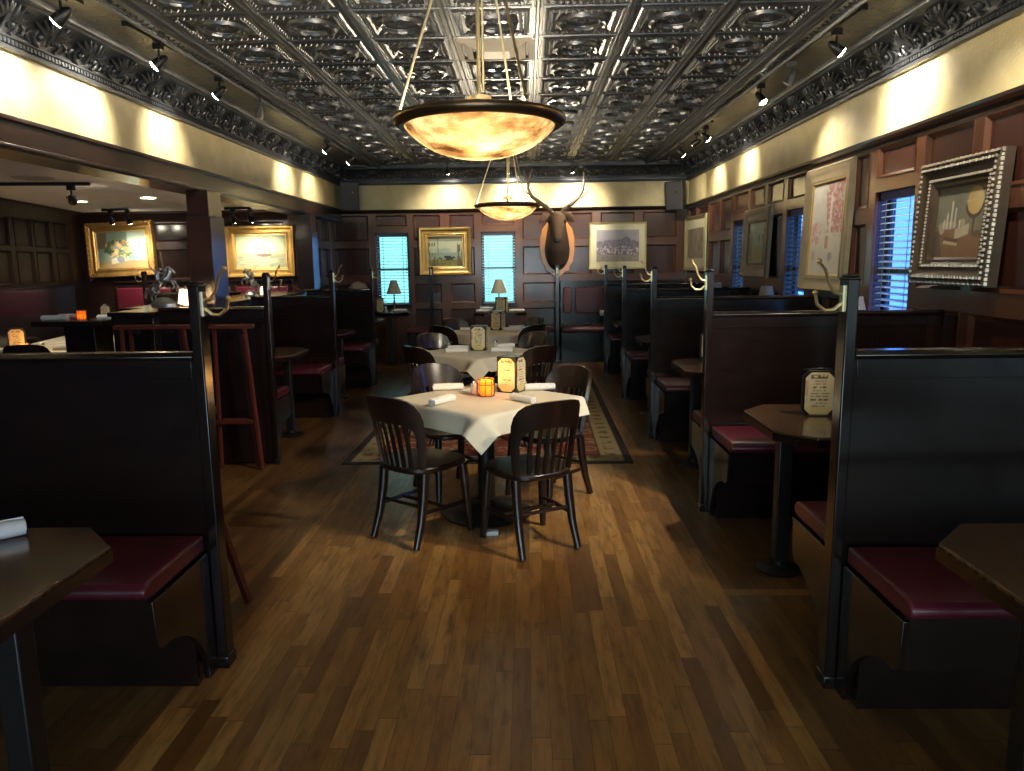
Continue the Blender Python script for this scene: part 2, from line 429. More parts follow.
# side room: ceiling, far wall, slanted wall
m = MB(); m.box(-7, YF, LZ, XL-.2, YB+.1, LZ+.08); struct(m.build('ceiling_side', M['white'], smooth=False))
MxS2 = Matrix(((1,0,0,0),(0,-1,0,YS),(0,0,1,0),(0,0,0,1)))
ps = [(-6.2,1.92,-5.35,2.2),(-6.2,1.4,-5.35,1.86),(-5.22,1.95,-4.75,2.2),(-5.22,1.42,-4.75,1.84),(-4.6,1.95,-4.1,2.2),(-4.6,1.42,-4.1,1.84),(-4.0,1.95,-3.4,2.2),(-4.0,1.42,-3.4,1.84)]
def exS(m): m.prism([(0,2.22),(.03,2.22),(.05,2.28),(.09,2.33),(.09,2.36),(0,2.36)], -6.4, -3.24, 'x', 0)
panelled('wall_side_far', MxS2, -6.5, 0, -3.2, 2.37, ps, (), exS, [M['beam'], M['ebony']])
L_ = hypot(1, WLK)
def slant(y): return WL0 + WLK*(YS-y)
ang = atan2(WLK, 1)
# local u runs towards the camera from the far corner, out is +x-ish
ux = Vector((WLK, -1, 0)).normalized(); on = Vector((1, WLK, 0)).normalized()
MxW = Matrix(((ux.x, on.x, 0, WL0),(ux.y, on.y, 0, YS),(0,0,1,0),(0,0,0,1)))
pw = []
for a in (.5, 1.12, 1.66, 2.25, 2.9, 3.6, 4.3, 5.0): pw += [(a,1.85,a+.45,2.18),(a,1.42,a+.45,1.80)]
def exW(m): m.prism([(0,2.19),(.03,2.19),(.05,2.27),(.10,2.33),(.10,2.36),(0,2.36)], 0, 14, 'x', 0)
panelled('wall_side', MxW, 0, 0, 13.9, 2.37, pw, (), exW, [M['dull'], M['dull']])
# wall behind the camera
m = MB()
win_f = [(-2.3,.7,-.9,2.3),(.7,.7,2.1,2.3),(-.6,.05,.4,2.3)]
for a, c, b, d in cells(-7, 0, XR+.2, 2.44, win_f): m.box(a, YF-.12, c, b, YF, d, 0)
m.box(-7, YF-.12, 2.44, XR+.2, YF, ZC+.05, 1)
struct(m.build('wall_front', [M['mahog_p'], M['cream']], smooth=False))
for k, (a, c, b, d) in enumerate(win_f):
    L = bpy.data.lights.new('daylight', 'AREA'); L.shape = 'RECTANGLE'; L.size = b-a; L.size_y = d-c; L.energy = 18; L.color = (.72,.86,1)
    o = bpy.data.objects.new('daylight', L); COL.objects.link(o); o.location = ((a+b)/2, YF-.3, (c+d)/2); o.rotation_euler = (pi/2, 0, 0)

# ------------------------------------------------------------------ tin ceiling
TX0, TS, TY0 = -2.27, .589, 1.25
NXT, NYT = 7, 18
m = MB()
z = ZC
m.box(XL-.1, YF, z, XR+.1, YB+.1, z+.05, 1)
x1 = TX0+NXT*TS; y1 = TY0+NYT*.6
def strip(m, x0, y0, xx, yy, zt, mi=0): m.box(x0, y0, z-zt, xx, yy, z+.002, mi)
m.box(TX0, YF, z-.004, x1, y1, z+.002, 0)
for i in range(NXT+1):           # long ridges of three ribs
    x = TX0+i*TS
    wd = (.018, .006, .006)
    for dx, w, hh in ((0,.016,.028),(-.03,.007,.018),(.03,.007,.018)):
        m.prism([(x+dx-w, z),(x+dx-w*.5, z-hh),(x+dx+w*.5, z-hh),(x+dx+w, z)], 1.0, y1, 'y')
for j in range(NYT+1):
    y = TY0+j*.6
    m.prism([(y-.008, z),(y-.004, z-.012),(y+.004, z-.012),(y+.008, z)], TX0, x1, 'x')
def tile(m, cx, cy):
    a = .215
    # stepped square frame
    for a0, a1, h0 in ((.245,.235,.007),(.20,.193,.010)):
        for (p, q, r, s_) in (((-a0,-a0),(a0,-a0),(a1,-a1),(-a1,-a1)),((a0,-a0),(a0,a0),(a1,a1),(a1,-a1)),((a0,a0),(-a0,a0),(-a1,a1),(a1,a1)),((-a0,a0),(-a0,-a0),(-a1,-a1),(-a1,a1))):
            m.add([(cx+p[0],cy+p[1],z-.004),(cx+q[0],cy+q[1],z-.004),(cx+r[0],cy+r[1],z-h0-.004),(cx+s_[0],cy+s_[1],z-h0-.004)], [(3,2,1,0)])
            b1 = a1-.012 if a1 > .2 else a1-.02
            k = b1/a1
            m.add([(cx+p[0]*a1/a0,cy+p[1]*a1/a0,z-h0-.004),(cx+q[0]*a1/a0,cy+q[1]*a1/a0,z-h0-.004),(cx+q[0]*b1/a0,cy+q[1]*b1/a0,z-.004),(cx+p[0]*b1/a0,cy+p[1]*b1/a0,z-.004)], [(3,2,1,0)])
    # bead row on the frame
    for k in range(11):
        d = -.2+.04*k
        for px, py in ((d,-.217),(d,.217),(-.217,d),(.217,d)):
            r = .013
            m.add([(cx+px-r,cy+py-r,z-.01),(cx+px+r,cy+py-r,z-.01),(cx+px+r,cy+py+r,z-.01),(cx+px-r,cy+py+r,z-.01),(cx+px,cy+py,z-.03)], [(1,0,4),(2,1,4),(3,2,4),(0,3,4)])
    # rope ring and rosette
    n = 26
    def ring(rx, ry, r, hh, ph=0):
        rings = []
        for k in range(n):
            t_ = 2*pi*k/n; rr = r*(1+(.28 if ph and k % 2 else 0))
            c_, s_ = cos(t_), sin(t_)
            rings.append([(cx+(rx+rr*cos(b))*c_, cy+(ry+rr*cos(b))*s_, z-.006-hh*max(0, sin(b))*(1+(.4 if ph and k % 2 else 0))) for b in (0, pi*.25, pi*.5, pi*.75, pi)])
        vs = [p for r_ in rings for p in r_]; fs = []
        for k in range(n):
            l = (k+1) % n
            for q in range(4): fs.append((k*5+q, k*5+q+1, l*5+q+1, l*5+q))
        m.add(vs, fs)
    ring(.150,.145,.020,.026,1); ring(.112,.108,.006,.012)
    for k in range(6):
        a_ = k*pi/3
        m.ball((cx+.025*cos(a_), cy+.025*sin(a_), z-.008), .014, 6)
    m.ball((cx, cy, z-.01), .016, 6)
vent_i, vent_j = 3, 7            # the air diffuser takes one tile's place
for i in range(NXT):
    for j in range(4, NYT):
        if (i, j) == (vent_i, vent_j): continue
        tile(m, TX0+(i+.5)*TS, TY0+(j+.5)*.6)
# moulding round the field of tiles
for xs, sg in ((TX0-.02, -1), (x1+.02, 1)):
    pf = [(0,z),(0,z-.05),(.02*sg,z-.055),(.035*sg,z-.035),(.06*sg,z-.03),(.14*sg,z-.025),(.15*sg,z-.04),(.175*sg,z-.035),(.18*sg,z)]
    m.prism([(xs+a, b) for a, b in (pf if sg < 0 else pf[::-1])], 1.0, y1+.1, 'y')
    for k in range(int((y1-3)/.07)):
        yy = 3+k*.07
        m.tube([(xs+.075*sg, yy, z-.028),(xs+.1*sg, yy+.03, z-.036),(xs+.125*sg, yy, z-.028)], .008, 5)
m.prism([(y1,z),(y1,z-.05),(y1+.05,z-.03),(y1+.14,z-.03),(y1+.15,z-.045),(y1+.18,z)][::-1], TX0-.2, x1+.2, 'x')
struct(m.build('ceiling', [M['tin'], M['tin_border']], angle=30))

# cornice with scrolls and leaves
def cornice(name, P, length, s0, s1, out_len=.2):
    """P(s, out, z) -> world"""
    m = MB()
    prof = [(0,2.845),(.04,2.845),(.045,2.865),(.03,2.875),(.03,2.905),(.045,2.912),(.045,2.922),(.03,2.928),(.042,2.965),(.066,3.01),(.10,3.05),(.145,3.08),(.165,3.084),(.165,3.10),(.19,3.105),(.20,3.125),(.20,3.142),(0,3.142)]
    n = len(prof)
    vs = [P(s0,a,b) for a,b in prof]+[P(s1,a,b) for a,b in prof]
    m.add(vs, [(i,(i+1)%n,n+(i+1)%n,n+i) for i in range(n)]+[tuple(range(n))[::-1], tuple(range(n,2*n))])
    def Q(s, t_, h):
        # along the cove: t 0..1
        a = .034+.115*t_**1.6; b = 2.93+.15*t_**.85
        return Vector(P(s, a+h*.75, b-h*.6))
    nd = int((s1-s0)/.034)
    for k in range(nd):
        s = s0+(k+.5)*.034; p = P(s,.03,2.89)
        q0 = P(s-.011,.03,2.877); q1 = P(s+.011,.046,2.903)
        m.box(*q0, *q1)
    L = .40; k0 = int((s1-s0)/L)
    for k in range(k0):
        c = s0+(k+.5)*(s1-s0)/k0
        for sg in (-1, 1):
            pts = []
            for q in range(15):
                a = q/14*2.2*2*pi*.62; rad = .058-.05*q/14
                pts.append(Q(c+sg*(.075+rad*sin(a)*1.0), max(.02, .36+(-rad*cos(a))/.17), .012))
            m.tube(pts, [.014-.006*q/14 for q in range(15)], 6)
            m.ball(Q(c+sg*.075, .36, .018), .024, 8)
            # leaves
            for q, (ds, tt) in enumerate(((.03,1.0),(.075,.98),(.12,.9),(.155,.72))):
                p0 = Q(c+sg*.02, .45, .01); p2 = Q(c+sg*ds*1.1, tt, .014); p1 = (p0+p2)/2+Vector(Q(c,.5,.02)-Q(c,.5,0))
                m.tube([p0, p1, p2], [.008,.018,.006], 6)
            pts = [Q(c+sg*(.15+.04*sin(a)), .25+.17*cos(a), .01) for a in (0,.8,1.6,2.4,3.2)]
            m.tube(pts, [.006,.01,.012,.01,.005], 5)
        m.tube([Q(c,.1,.012), Q(c,.5,.024), Q(c,.98,.012)], [.008,.02,.006], 6)
    return struct(m.build(name, M['tin'], angle=50))
cornice('trim_2', lambda s,o,z_: (XL+o, s, z_), 0, 3.0, YB)
cornice('trim_3', lambda s,o,z_: (XR-o, s, z_), 0, 3.0, YB)
cornice('trim_4', lambda s,o,z_: (s, YB-o, z_), 0, XL, XR)

# ------------------------------------------------------------------ windows and blinds
def window(n, Mx, u0, z0, u1, z1):
    m = MB(); m.M = Mx; w = .045
    for a, c, b, d in ((u0-.01,z0-.01,u0+w,z1+.01),(u1-w,z0-.01,u1+.01,z1+.01),(u0,z1-w,u1,z1+.01),(u0,z0-.01,u1,z0+w),(u0,(z0+z1)/2-.02,u1,(z0+z1)/2+.02)):
        m.box(a, -.115, c, b, -.075, d)
    m.box(u0-.03, -.12, z0-.03, u1+.03, .06, z0)           # sill board
    f = struct(m.build('window_%d' % n, M['ebony'], bevel=.003))
    g = MB(); g.M = Mx; g.box(u0+.02, -.099, z0+.02, u1-.02, -.095, z1-.02); g.build('pane', M['glass'], f, smooth=False)
def blind(Mx, u0, z0, u1, z1, label, tilt, mat, grp):
    b = thing('window_blind', label, 'blind', (0,0,0), 0, grp)
    p = Mx @ Vector(((u0+u1)/2, -.03, z1)); b.location = p
    T = Matrix.Translation(-p) @ Mx
    m = MB(); m.M = T; m.box(u0+.012, -.06, z1-.06, u1-.012, -.012, z1-.003); m.build('headrail', M['slat_dark'], b, bevel=.004)
    m = MB(); m.M = T; n = int((z1-z0-.1)/.046)
    for k in range(n):
        zc = z1-.085-k*.046; hw = .024
        dy, dz = hw*cos(tilt), hw*sin(tilt); t_ = .0015
        ps = [(-.036-dy, zc+dz), (-.036, zc+.003), (-.036+dy, zc-dz)]
        for (ya, za), (yb, zb) in zip(ps, ps[1:]):
            m.add([(u0+.014,ya,za),(u1-.014,ya,za),(u1-.014,yb,zb),(u0+.014,yb,zb),(u0+.014,ya,za-2*t_),(u1-.014,ya,za-2*t_),(u1-.014,yb,zb-2*t_),(u0+.014,yb,zb-2*t_)],
                  [(0,1,2,3),(7,6,5,4),(0,4,5,1),(2,6,7,3),(0,3,7,4),(1,5,6,2)])
    m.build('slats', mat, b, smooth=False)
    m = MB(); m.M = T; zb = z1-.085-n*.046
    m.box(u0+.012, -.055, zb-.012, u1-.012, -.017, zb+.01); m.build('bottom_rail', mat, b, bevel=.003)
    m = MB(); m.M = T
    for f in (.2, .8):
        u = u0+(u1-u0)*f
        m.tube([(u,-.010,z1-.05),(u,-.010,zb)], .0025, 5); m.tube([(u,-.062,z1-.05),(u,-.062,zb)], .0025, 5)
    m.build('ladder_cord', M['slat_dark'], b)
    m = MB(); m.M = T; u = u1-.05
    m.tube([(u,-.004,z1-.05),(u,-.002,z1-.55),(u,-.002,z1-.62)], .003, 5); m.ball((u,-.002,z1-.64), .012, 6); m.build('pull_cord', M['ebony'], b)
gb = 'white slat blinds on the back wall'; gr_ = 'slat blinds on the side wall'
for i, w in enumerate(win_b):
    window(i+1, MxB, *w)
    blind(MxB, *w, ['white slat blind glowing blue-green beside the deep gold-framed marsh painting, shaker table below', 'white slat blind glowing pale blue between the marsh painting and the elk head'][i], radians(9), M['slat'], gb)
for i, w in enumerate(win_r):
    window(i+3, MxR, *w)
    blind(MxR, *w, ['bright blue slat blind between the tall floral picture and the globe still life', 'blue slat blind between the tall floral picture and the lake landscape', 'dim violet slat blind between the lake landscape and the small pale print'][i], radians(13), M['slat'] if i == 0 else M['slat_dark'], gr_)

# ------------------------------------------------------------------ booths
PH, PZ = 1.28, 1.545
def bench(m_parts, root, sgn, length, dep=.48):
    """bench on the side sgn of a divider lying along local +x from the post; local y is depth"""
    d = lambda v: sgn*v
    # seat cushion, rounded front
    m = MB(); prof = [(.045,.50),(dep-.01,.50),(dep+.02,.515),(dep+.025,.54),(dep+.005,.562),(dep-.04,.572),(.045,.568)]
    pr_ = [(d(a), b) for a, b in prof]
    if sgn < 0: pr_ = pr_[::-1]
    m.prism(pr_, .03, length, 'x'); m.build('seat_cushion', M['vinyl'], root, bevel=.012, seg=3)
    # end panel with a quarter-round cut-out
    poly = [(.045,0),(.11,0)]
    for k in range(9):
        a = k/8*pi/2
        poly.append((.11+.33*(1-cos(a)), .31*sin(a)))
    poly += [(dep-.01,.33),(dep,.495),(.045,.495)]
    pp = [(d(a), b) for a, b in poly]
    if sgn < 0: pp = pp[::-1]
    m = MB(); m.prism(pp, .02, .045, 'x'); m.build('bench_end', M['ebony'], root, bevel=.003)
    m = MB(); m.box(.045, d(dep-.045), .32, length, d(dep-.02), .498); m.box(.045, d(.14), 0, length, d(.165), .495); m.build('bench_base', M['ebony_x'], root)
def hook(root, sx, name='coat_hook', sy=0):
    m = MB(); x = sx
    m.M = Matrix.Translation((0,0,PZ-.085)) @ (Matrix.Identity(4))
    m.box(x*.0, -.014, -.045, x*.006 if x else .006, .014, .045)
    m.tube([(0,0,.012),(x*.03,0,.02),(x*.05,0,.05),(x*.065,0,.11),(x*.085,0,.135)], [.008,.007,.006,.006,.005], 7); m.ball((x*.088,0,.14), .011, 8)
    m.tube([(0,0,-.015),(x*.03,0,-.038),(x*.06,0,-.04),(x*.088,0,-.018),(x*.095,0,.018)], [.008,.008,.007,.006,.005], 7); m.ball((x*.096,0,.024), .011, 8)
    m.build(name, M['brass'], root)
def divider(label, grp, loc, side, length, benches=(1,-1), rz=0):
    """side +1: panel runs to +x from the aisle post, hook faces -x"""
    root = thing('booth_divider', label, 'booth', loc, rz if side > 0 else rz+pi, grp)
    m = MB(); m.box(.015, -.026, .02, length, .026, PH-.03)
    for s_ in (-1, 1): m.box(.03, s_*.026, PH-.10, length, s_*.031, PH-.03)
    m.build('back_panel', M['ebony_x'], root, bevel=.002)
    m = MB(); m.prism([(-.038,PH-.03),(.038,PH-.03),(.042,PH-.015),(.03,PH),(-.03,PH),(-.042,PH-.015)], .02, length, 'x'); m.build('top_rail', M['ebony_x'], root, bevel=.003)
    m = MB(); m.box(-.021, -.036, 0, .021, .036, PZ-.012); m.box(-.026, -.041, 0, .026, .041, .05)
    m.prism([(-.024,-.039),(.024,-.039),(.024,.039),(-.024,.039)], PZ-.022, PZ-.012); m.prism([(-.018,-.032),(.018,-.032),(.018,.032),(-.018,.032)], PZ-.012, PZ)
    m.build('post', M['ebony'], root, bevel=.006)
    h = MB()
    h.M = Matrix.Translation((-.021,0,PZ-.085))
    h.box(-.006, -.014, -.045, 0, .014, .045)
    h.tube([(0,0,.012),(-.03,0,.02),(-.05,0,.05),(-.065,0,.10),(-.085,0,.125)], [.008,.007,.006,.006,.005], 7); h.ball((-.088,0,.13), .011, 8)
    h.tube([(0,0,-.015),(-.03,0,-.04),(-.06,0,-.042),(-.088,0,-.02),(-.095,0,.014)], [.008,.008,.007,.006,.005], 7); h.ball((-.096,0,.02), .011, 8)
    h.build('coat_hook', M['brass'], root)
    for s_ in benches: bench(None, root, s_, length)
    return root
gR = 'booth dividers along the window wall'; gL = 'booth dividers along the low wall'
RY = [2.64, 4.655, 6.67, 8.69, 10.71]
labR = ['dark wood booth divider with burgundy benches, first along the window wall from the camera', 'dark wood booth divider with burgundy benches, second along the window wall from the camera',
        'dark wood booth divider with burgundy benches, third along the window wall from the camera', 'dark wood booth divider with burgundy benches, fourth along the window wall from the camera',
        'dark wood booth divider along the window wall farthest from the camera, by the corner banquette']
for y, l in zip(RY, labR): divider(l, gR, (1.125, y, 0), 1, 1.43)
divider('dark booth divider in the foreground, its bench facing the brown table with a rolled napkin', 'booth dividers along the open side', (-1.237, 2.79, 0), -1, 1.5, (1,))
labL = ['dark booth divider with folded red tray stands leaning on it, below the silver horse statuette', 'dark wood booth divider beside the ship painting, behind the tray-stand divider', 'dark wood booth divider along the low wall farthest from the camera, beneath the domed lamp']
for k, (y, l) in enumerate(zip((5.87, 7.86, 9.86), labL)): divider(l, gL, (-2.045, y, 0), -1, .86, (1,-1) if k else (-1,))
divider('dark booth divider in the side room, its post before the flower painting', 'booth dividers in the side room', (-4.82, 9.4, 0), 1, 1.2, ())
# short dividers standing out from the back wall
def short_div(label, x, sides):
    root = thing('booth_divider', label, 'booth', (x, 11.82, 0), pi/2, 'short booth dividers at the back wall')
    m = MB(); m.box(.02, -.026, .02, .40, .026, 1.12); m.build('back_panel', M['ebony_x'], root)
    m = MB(); m.box(-.03,-.03,0,.03,.03,PZ-.02); m.box(-.036,-.036,0,.036,.036,.06); m.box(-.034,-.034,PZ-.02,.034,.034,PZ); m.build('post', M['ebony'], root, bevel=.006)
    h = MB(); h.M = Matrix.Translation((-.035,0,PZ-.085)); h.box(-.006,-.014,-.045,0,.014,.045); h.tube([(0,0,-.015),(-.03,0,-.04),(-.06,0,-.04),(-.09,0,.01)], .007, 7); h.tube([(0,0,.01),(-.03,0,.03),(-.05,0,.08)], .006, 6)
    h.build('coat_hook', M['brass'], root)
    for s_ in sides: bench(None, root, s_, .40, .42)
short_div('short dark divider with tall post in front of the gold-framed marsh painting', -1.5, (1, -1))
short_div('short dark divider with tall post directly below the elk head', .48, (1,))

# wall banquette in the right back corner and in the side room
def banquette(label, loc, rz, length, cush, zc0=.76, zc1=1.19, dep=.45, seat=True):
    root = thing('wall_banquette', label, 'bench', loc, rz, 'burgundy banquettes against the walls')
    m = MB(); m.box(0, 0, .6, length, .035, zc1+.09); m.box(0, 0, zc1+.07, length, .06, zc1+.1); m.build('back_frame', M['ebony_x'], root, bevel=.003)
    for a, b in cush:
        m = MB(); m.box(a, .03, zc0, b, .075, zc1); m.build('back_cushion', M['vinyl'], root, bevel=.02, seg=3)
        n = MB()
        for k in range(int((zc1-zc0)/.05)+1):
            for x in (a+.012, b-.012): n.ball((x, .078, zc0+.02+k*.05), .006, 6)
        n.build('upholstery_nails', M['brass'], root)
    m = MB(); m.prism([(.03,.48),(dep-.02,.48),(dep,.5),(dep,.54),(dep-.03,.565),(.03,.565)], 0, length, 'x'); m.build('seat_cushion', M['vinyl'], root, bevel=.01)
    m = MB(); m.box(0, 0, 0, length, dep-.05, .48); m.build('bench_base', M['ebony_x'], root)
    return root
banquette('burgundy banquette under the hunting print in the back corner', (2.55, YB-.03, 0), pi, 2.0, [(.05,.62),(.68,1.24),(1.30,1.76),(1.82,1.96)])
banquette('burgundy banquette beneath the flower and ship paintings in the side room', (-3.3, YS-.03, 0), pi, 2.55, [(.05,.8),(.88,1.65),(1.72,2.5)], .95, 1.31)
a = Vector((slant(10.05), 10.05, 0)) + on*.03
banquette('burgundy banquette along the slanted panelled wall of the side room', (slant(7.2)+.03, 7.2, 0), atan2(1, -WLK), 3.0, [(.1,.9),(1.0,1.85),(2.02,2.42)] and [(.1,.85),(.95,2.12),(2.27,2.93)], .92, 1.28)

# ------------------------------------------------------------------ booth tables
def booth_table(label, loc, sgn, length, leg_x=.14, wid=.8, grp='dark booth tables', zt=.80, rz=0):
    root = thing('booth_table', label, 'table', loc, rz if sgn > 0 else rz+pi, grp)
    hw = wid/2; c = .15
    pl = [(0,-hw+c*1.05),(c,-hw),(length,-hw),(length,hw),(c,hw),(0,hw-c*1.05)]
    m = MB(); m.prism(pl, zt-.045, zt); m.build('table_top', M['table'], root, bevel=.004)
    k = 1.006
    e = MB(); n = len(pl)
    sh = [(p[0]+(-.004 if p[0] < .01 else 0), p[1]*1.008) for p in pl]
    e.add([(p[0],p[1],zt-.05) for p in sh]+[(p[0],p[1],zt-.012) for p in sh], [(i,(i+1)%n,n+(i+1)%n,n+i) for i in range(n) if i != 2]); e.build('edge_band', M['ebony_x'], root)
    m = MB(); m.box(leg_x-.035,-.035,.03,leg_x+.035,.035,zt-.045); m.build('pole', M['steel'], root, bevel=.006)
    m = MB(); m.lathe([(.11,0),(.115,.012),(.08,.026),(.045,.035),(.045,.06)], 20, (leg_x,0,0)); m.build('foot', M['steel'], root)
    return root
tabR = ['dark booth table with menu stand between the first and second window-wall dividers', 'dark booth table with menu edge showing between the second and third window-wall dividers',
        'dark booth table between the third and fourth window-wall dividers', 'dark booth table between the fourth and last window-wall dividers']
for k, l in enumerate(tabR): booth_table(l, (1.16, (RY[k]+RY[k+1])/2+.06, 0), 1, 1.38)
booth_table('dark brown booth table cut by the frame edge beside the first window-wall bench', (1.16, 1.79, 0), 1, 1.38)
booth_table('brown booth table with a rolled white napkin, in front of the divider that stands apart', (-1.22, 1.80, 0), -1, 1.5)
for y, l in zip((6.88, 8.86), ('booth table with a crumpled white napkin between the tray-stand divider and the next', 'booth table behind the crumpled-napkin table, by the low wall')):
    booth_table(l, (-2.11, y, 0), -1, .75)
booth_table('small table under the blue-green window blind, its top reflecting blue', (-2.16, 11.68, 0), 1, .54, .12, .56, 'small tables under the back windows', .84, pi/2)
booth_table('small table with piled napkins under the blind beside the elk head', (-.42, 11.70, 0), 1, .53, .14, .82, 'small tables under the back windows', .82, pi/2)

# ------------------------------------------------------------------ chairs
def make_chair(label, loc, rz):
    r = thing('dining_chair', label, 'chair', loc, rz, 'dark slat-back chairs at the linen tables')
    ch = M['chair']
    # saddle seat
    pl = []
    for k in range(32):
        a = 2*pi*k/32; c_, s_ = cos(a), sin(a); e = .62
        x = .222*math.copysign(abs(c_)**e, c_); y = .225*math.copysign(abs(s_)**e, s_)
        if y < 0: x *= 1-.12*(-y/.225)
        pl.append((x, y))
    m = MB(); m.prism(pl, .425, .462); m.build('seat', ch, r, bevel=.012, seg=3)
    R_ = .27
    def S(s, z_, off=0):
        ph = s/R_; lean = .20*(z_-.45)+.10*max(0, z_-.62)**1.3
        rad = R_+off
        return (rad*sin(ph), -.215-lean+R_-rad*cos(ph), z_)
    out, inn = [], []
    key_o = [(.195,.452),(.212,.55),(.226,.65),(.233,.74),(.226,.79),(.205,.83),(.17,.858),(.12,.872),(.06,.878),(0,.88)]
    key_i = [(.155,.452),(.168,.55),(.176,.62),(.172,.66),(.160,.69),(.14,.708),(.115,.718),(.08,.724),(.04,.727),(0,.728)]
    O = key_o+[(-a,b) for a,b in key_o[-2::-1]]; I = key_i+[(-a,b) for a,b in key_i[-2::-1]]
    rings = []
    for (a,b),(c,d) in zip(O, I):
        rings.append([S(a,b,.012), S((a+c)/2,(b+d)/2,.014), S(c,d,.012), S(c,d,-.012), S((a+c)/2,(b+d)/2,-.014), S(a,b,-.012)])
    m = MB(); m.loft(rings); m.build('back_rail', ch, r, angle=50)
    for k in range(6):
        s = -.12+.048*k; m = MB()
        zt = .735
        pts = [S(s*.92,.45), S(s*.98,.55), S(s,.65), S(s,zt)]
        rr = []
        for q, p in enumerate(pts):
            ph = s/R_; tx, ty = cos(ph), sin(ph); w, d_ = .0085, .006
            rr.append([(p[0]+tx*w*a-ty*d_*b*-1*0-sin(ph)*d_*b, p[1]+ty*w*a-cos(ph)*d_*b*-1*-1, p[2]) for a, b in ((-1,-1),(1,-1),(1,1),(-1,1))])
        m.loft(rr); m.build('slat', ch, r)
    def leg(pts, rs): m = MB(); m.tube(pts, rs, 8); m.build('leg', ch, r, angle=60)
    for s_ in (-1, 1):
        leg([(s_*.165,-.15,.43),(s_*.168,-.165,.3),(s_*.172,-.195,.15),(s_*.178,-.245,.008)], [.028,.027,.024,.020])
        leg([(s_*.180,.155,.43),(s_*.188,.165,.3),(s_*.196,.178,.12),(s_*.205,.19,.004)], [.025,.026,.023,.018])
        m = MB(); m.tube([(s_*.170,-.185,.20),(s_*.185,0,.195),(s_*.192,.172,.19)], [.011,.014,.011], 8); m.build('stretcher', ch, r)
    m = MB(); m.tube([(-.185,0,.195),(0,0,.197),(.185,0,.195)], [.011,.013,.011], 8); m.build('stretcher', ch, r)
    m = MB(); m.tube([(-.170,-.178,.235),(.170,-.178,.235)], [.011,.011], 8); m.build('stretcher', ch, r)
    return r
RZ = .0095
TAB = [(-.27,4.63), (-.45,7.03), (-.45,9.15)]
def face(dx, dy): return atan2(dy, dx)-pi/2
CH = [  # table, chair offset from the table centre, facing, label
 (0,(-.36,-.35),(.60,.80),'dark slat-back chair in the foreground with its pointed back corner over the rug edge'),
 (0,(.27,-.505),(-.49,.87),'dark slat-back chair in the foreground seen from behind, hiding part of the first tablecloth'),
 (0,(.40,.34),(-.72,-.69),'dark slat-back chair on the rug behind the first table, its back facing a booth'),
 (0,(-.27,.47),(.55,-.83),'dark slat-back chair behind the candle table with a blue shine on its crest'),
 (1,(-.36,-.36),(.7,.7),'dark slat-back chair at the middle table, its pointed crest seen over bare floor'),
 (1,(.40,-.42),(-.68,.73),'dark slat-back chair at the middle table, its wide dark back against the menu stand side'),
 (1,(.37,.47),(-.7,-.7),'dark slat-back chair beyond the middle table, before the elk-side divider'),
 (1,(-.36,.42),(.7,-.7),'dark slat-back chair beyond the middle table with blue streaks on its slats'),
 (2,(-.36,-.36),(.7,.7),'dark slat-back chair in front of the last table, beside its white cloth corner'),
 (2,(.36,-.36),(-.7,.7),'dark slat-back chair in front of the last table on the elk side'),
 (2,(.36,.38),(-.7,-.7),'dark slat-back chair behind the last table on the elk side'),
 (2,(-.33,.38),(.7,-.7),'reddish slat-back chair behind the last table, below the marsh painting')]
first = None
for ti, o, fc, lb in CH:
    loc = (TAB[ti][0]+o[0], TAB[ti][1]+o[1], 0)
    if ti: loc = (loc[0], loc[1], RZ)
    if first is None: first = make_chair(lb, loc, face(*fc))
    else: dup(first, loc, face(*fc), lb)
dup(first, (-4.93, 7.33, 0), face(-.25, 1), 'dark slat-back chair pushed up to the white-clothed table in the side room')

# ------------------------------------------------------------------ linen tables
def cloth_mesh(side, over, zt, seed):
    a = side/2; L = a+over; n = 56; rnd = random.Random(seed); ph = [rnd.uniform(0,6) for _ in range(8)]
    vs = []
    for j in range(n+1):
        for i in range(n+1):
            u = -L+2*L*i/n; v = -L+2*L*j/n
            dx, dy = max(abs(u)-a, 0), max(abs(v)-a, 0); sx = 1 if u > 0 else -1; sy = 1 if v > 0 else -1
            d = hypot(dx, dy)
            x = max(-a, min(a, u)); y = max(-a, min(a, v)); z_ = zt+.004
            if d > 0:
                q = v if dx >= dy else u
                k = min(1, max(dx, dy)/over); wob = (.007*sin(9*q+ph[0])+.004*sin(21*q+ph[1]))*k
                # straight hang on the sides
                side = Vector((x+(sx*(.006+.018*k+wob) if dx > 0 else 0), y+(sy*(.006+.018*k+wob) if dy > 0 else 0), zt+.004-max(dx, dy)*.99))
                # the corner hangs as a kite across the diagonal
                r2 = .7071; e = min(1, d/.012)
                out = .004+.010*e+.055*(dx+dy)/(2*over)
                kite = Vector((sx*a+sx*r2*out+sx*r2*(dx-dy)*.74, sy*a+sy*r2*out-sy*r2*(dx-dy)*.74, zt+.004-(dx+dy)*.80))
                if dx > 0 and dy > 0: w_ = 1
                else:
                    w_ = max(0, min(1, ((abs(v) if dx > 0 else abs(u))-(a-.15))/.15)); w_ = w_*w_*(3-2*w_)
                    kite += Vector((x-sx*a if dy > 0 else 0, y-sy*a if dx > 0 else 0, 0))
                x, y, z_ = side.lerp(kite, w_)
            vs.append((x, y, z_))
    fs = [(j*(n+1)+i, j*(n+1)+i+1, (j+1)*(n+1)+i+1, (j+1)*(n+1)+i) for j in range(n) for i in range(n)]
    return vs, fs
lab_t = ['pedestal table under the first white tablecloth with the amber candle', 'pedestal table under the middle white tablecloth', 'pedestal table under the last white tablecloth before the back wall']
lab_c = ['white tablecloth nearest the camera, corner hanging between two chairs, amber candle on it', 'white tablecloth on the middle table, shining blue on one side', 'white tablecloth on the last table before the back wall']
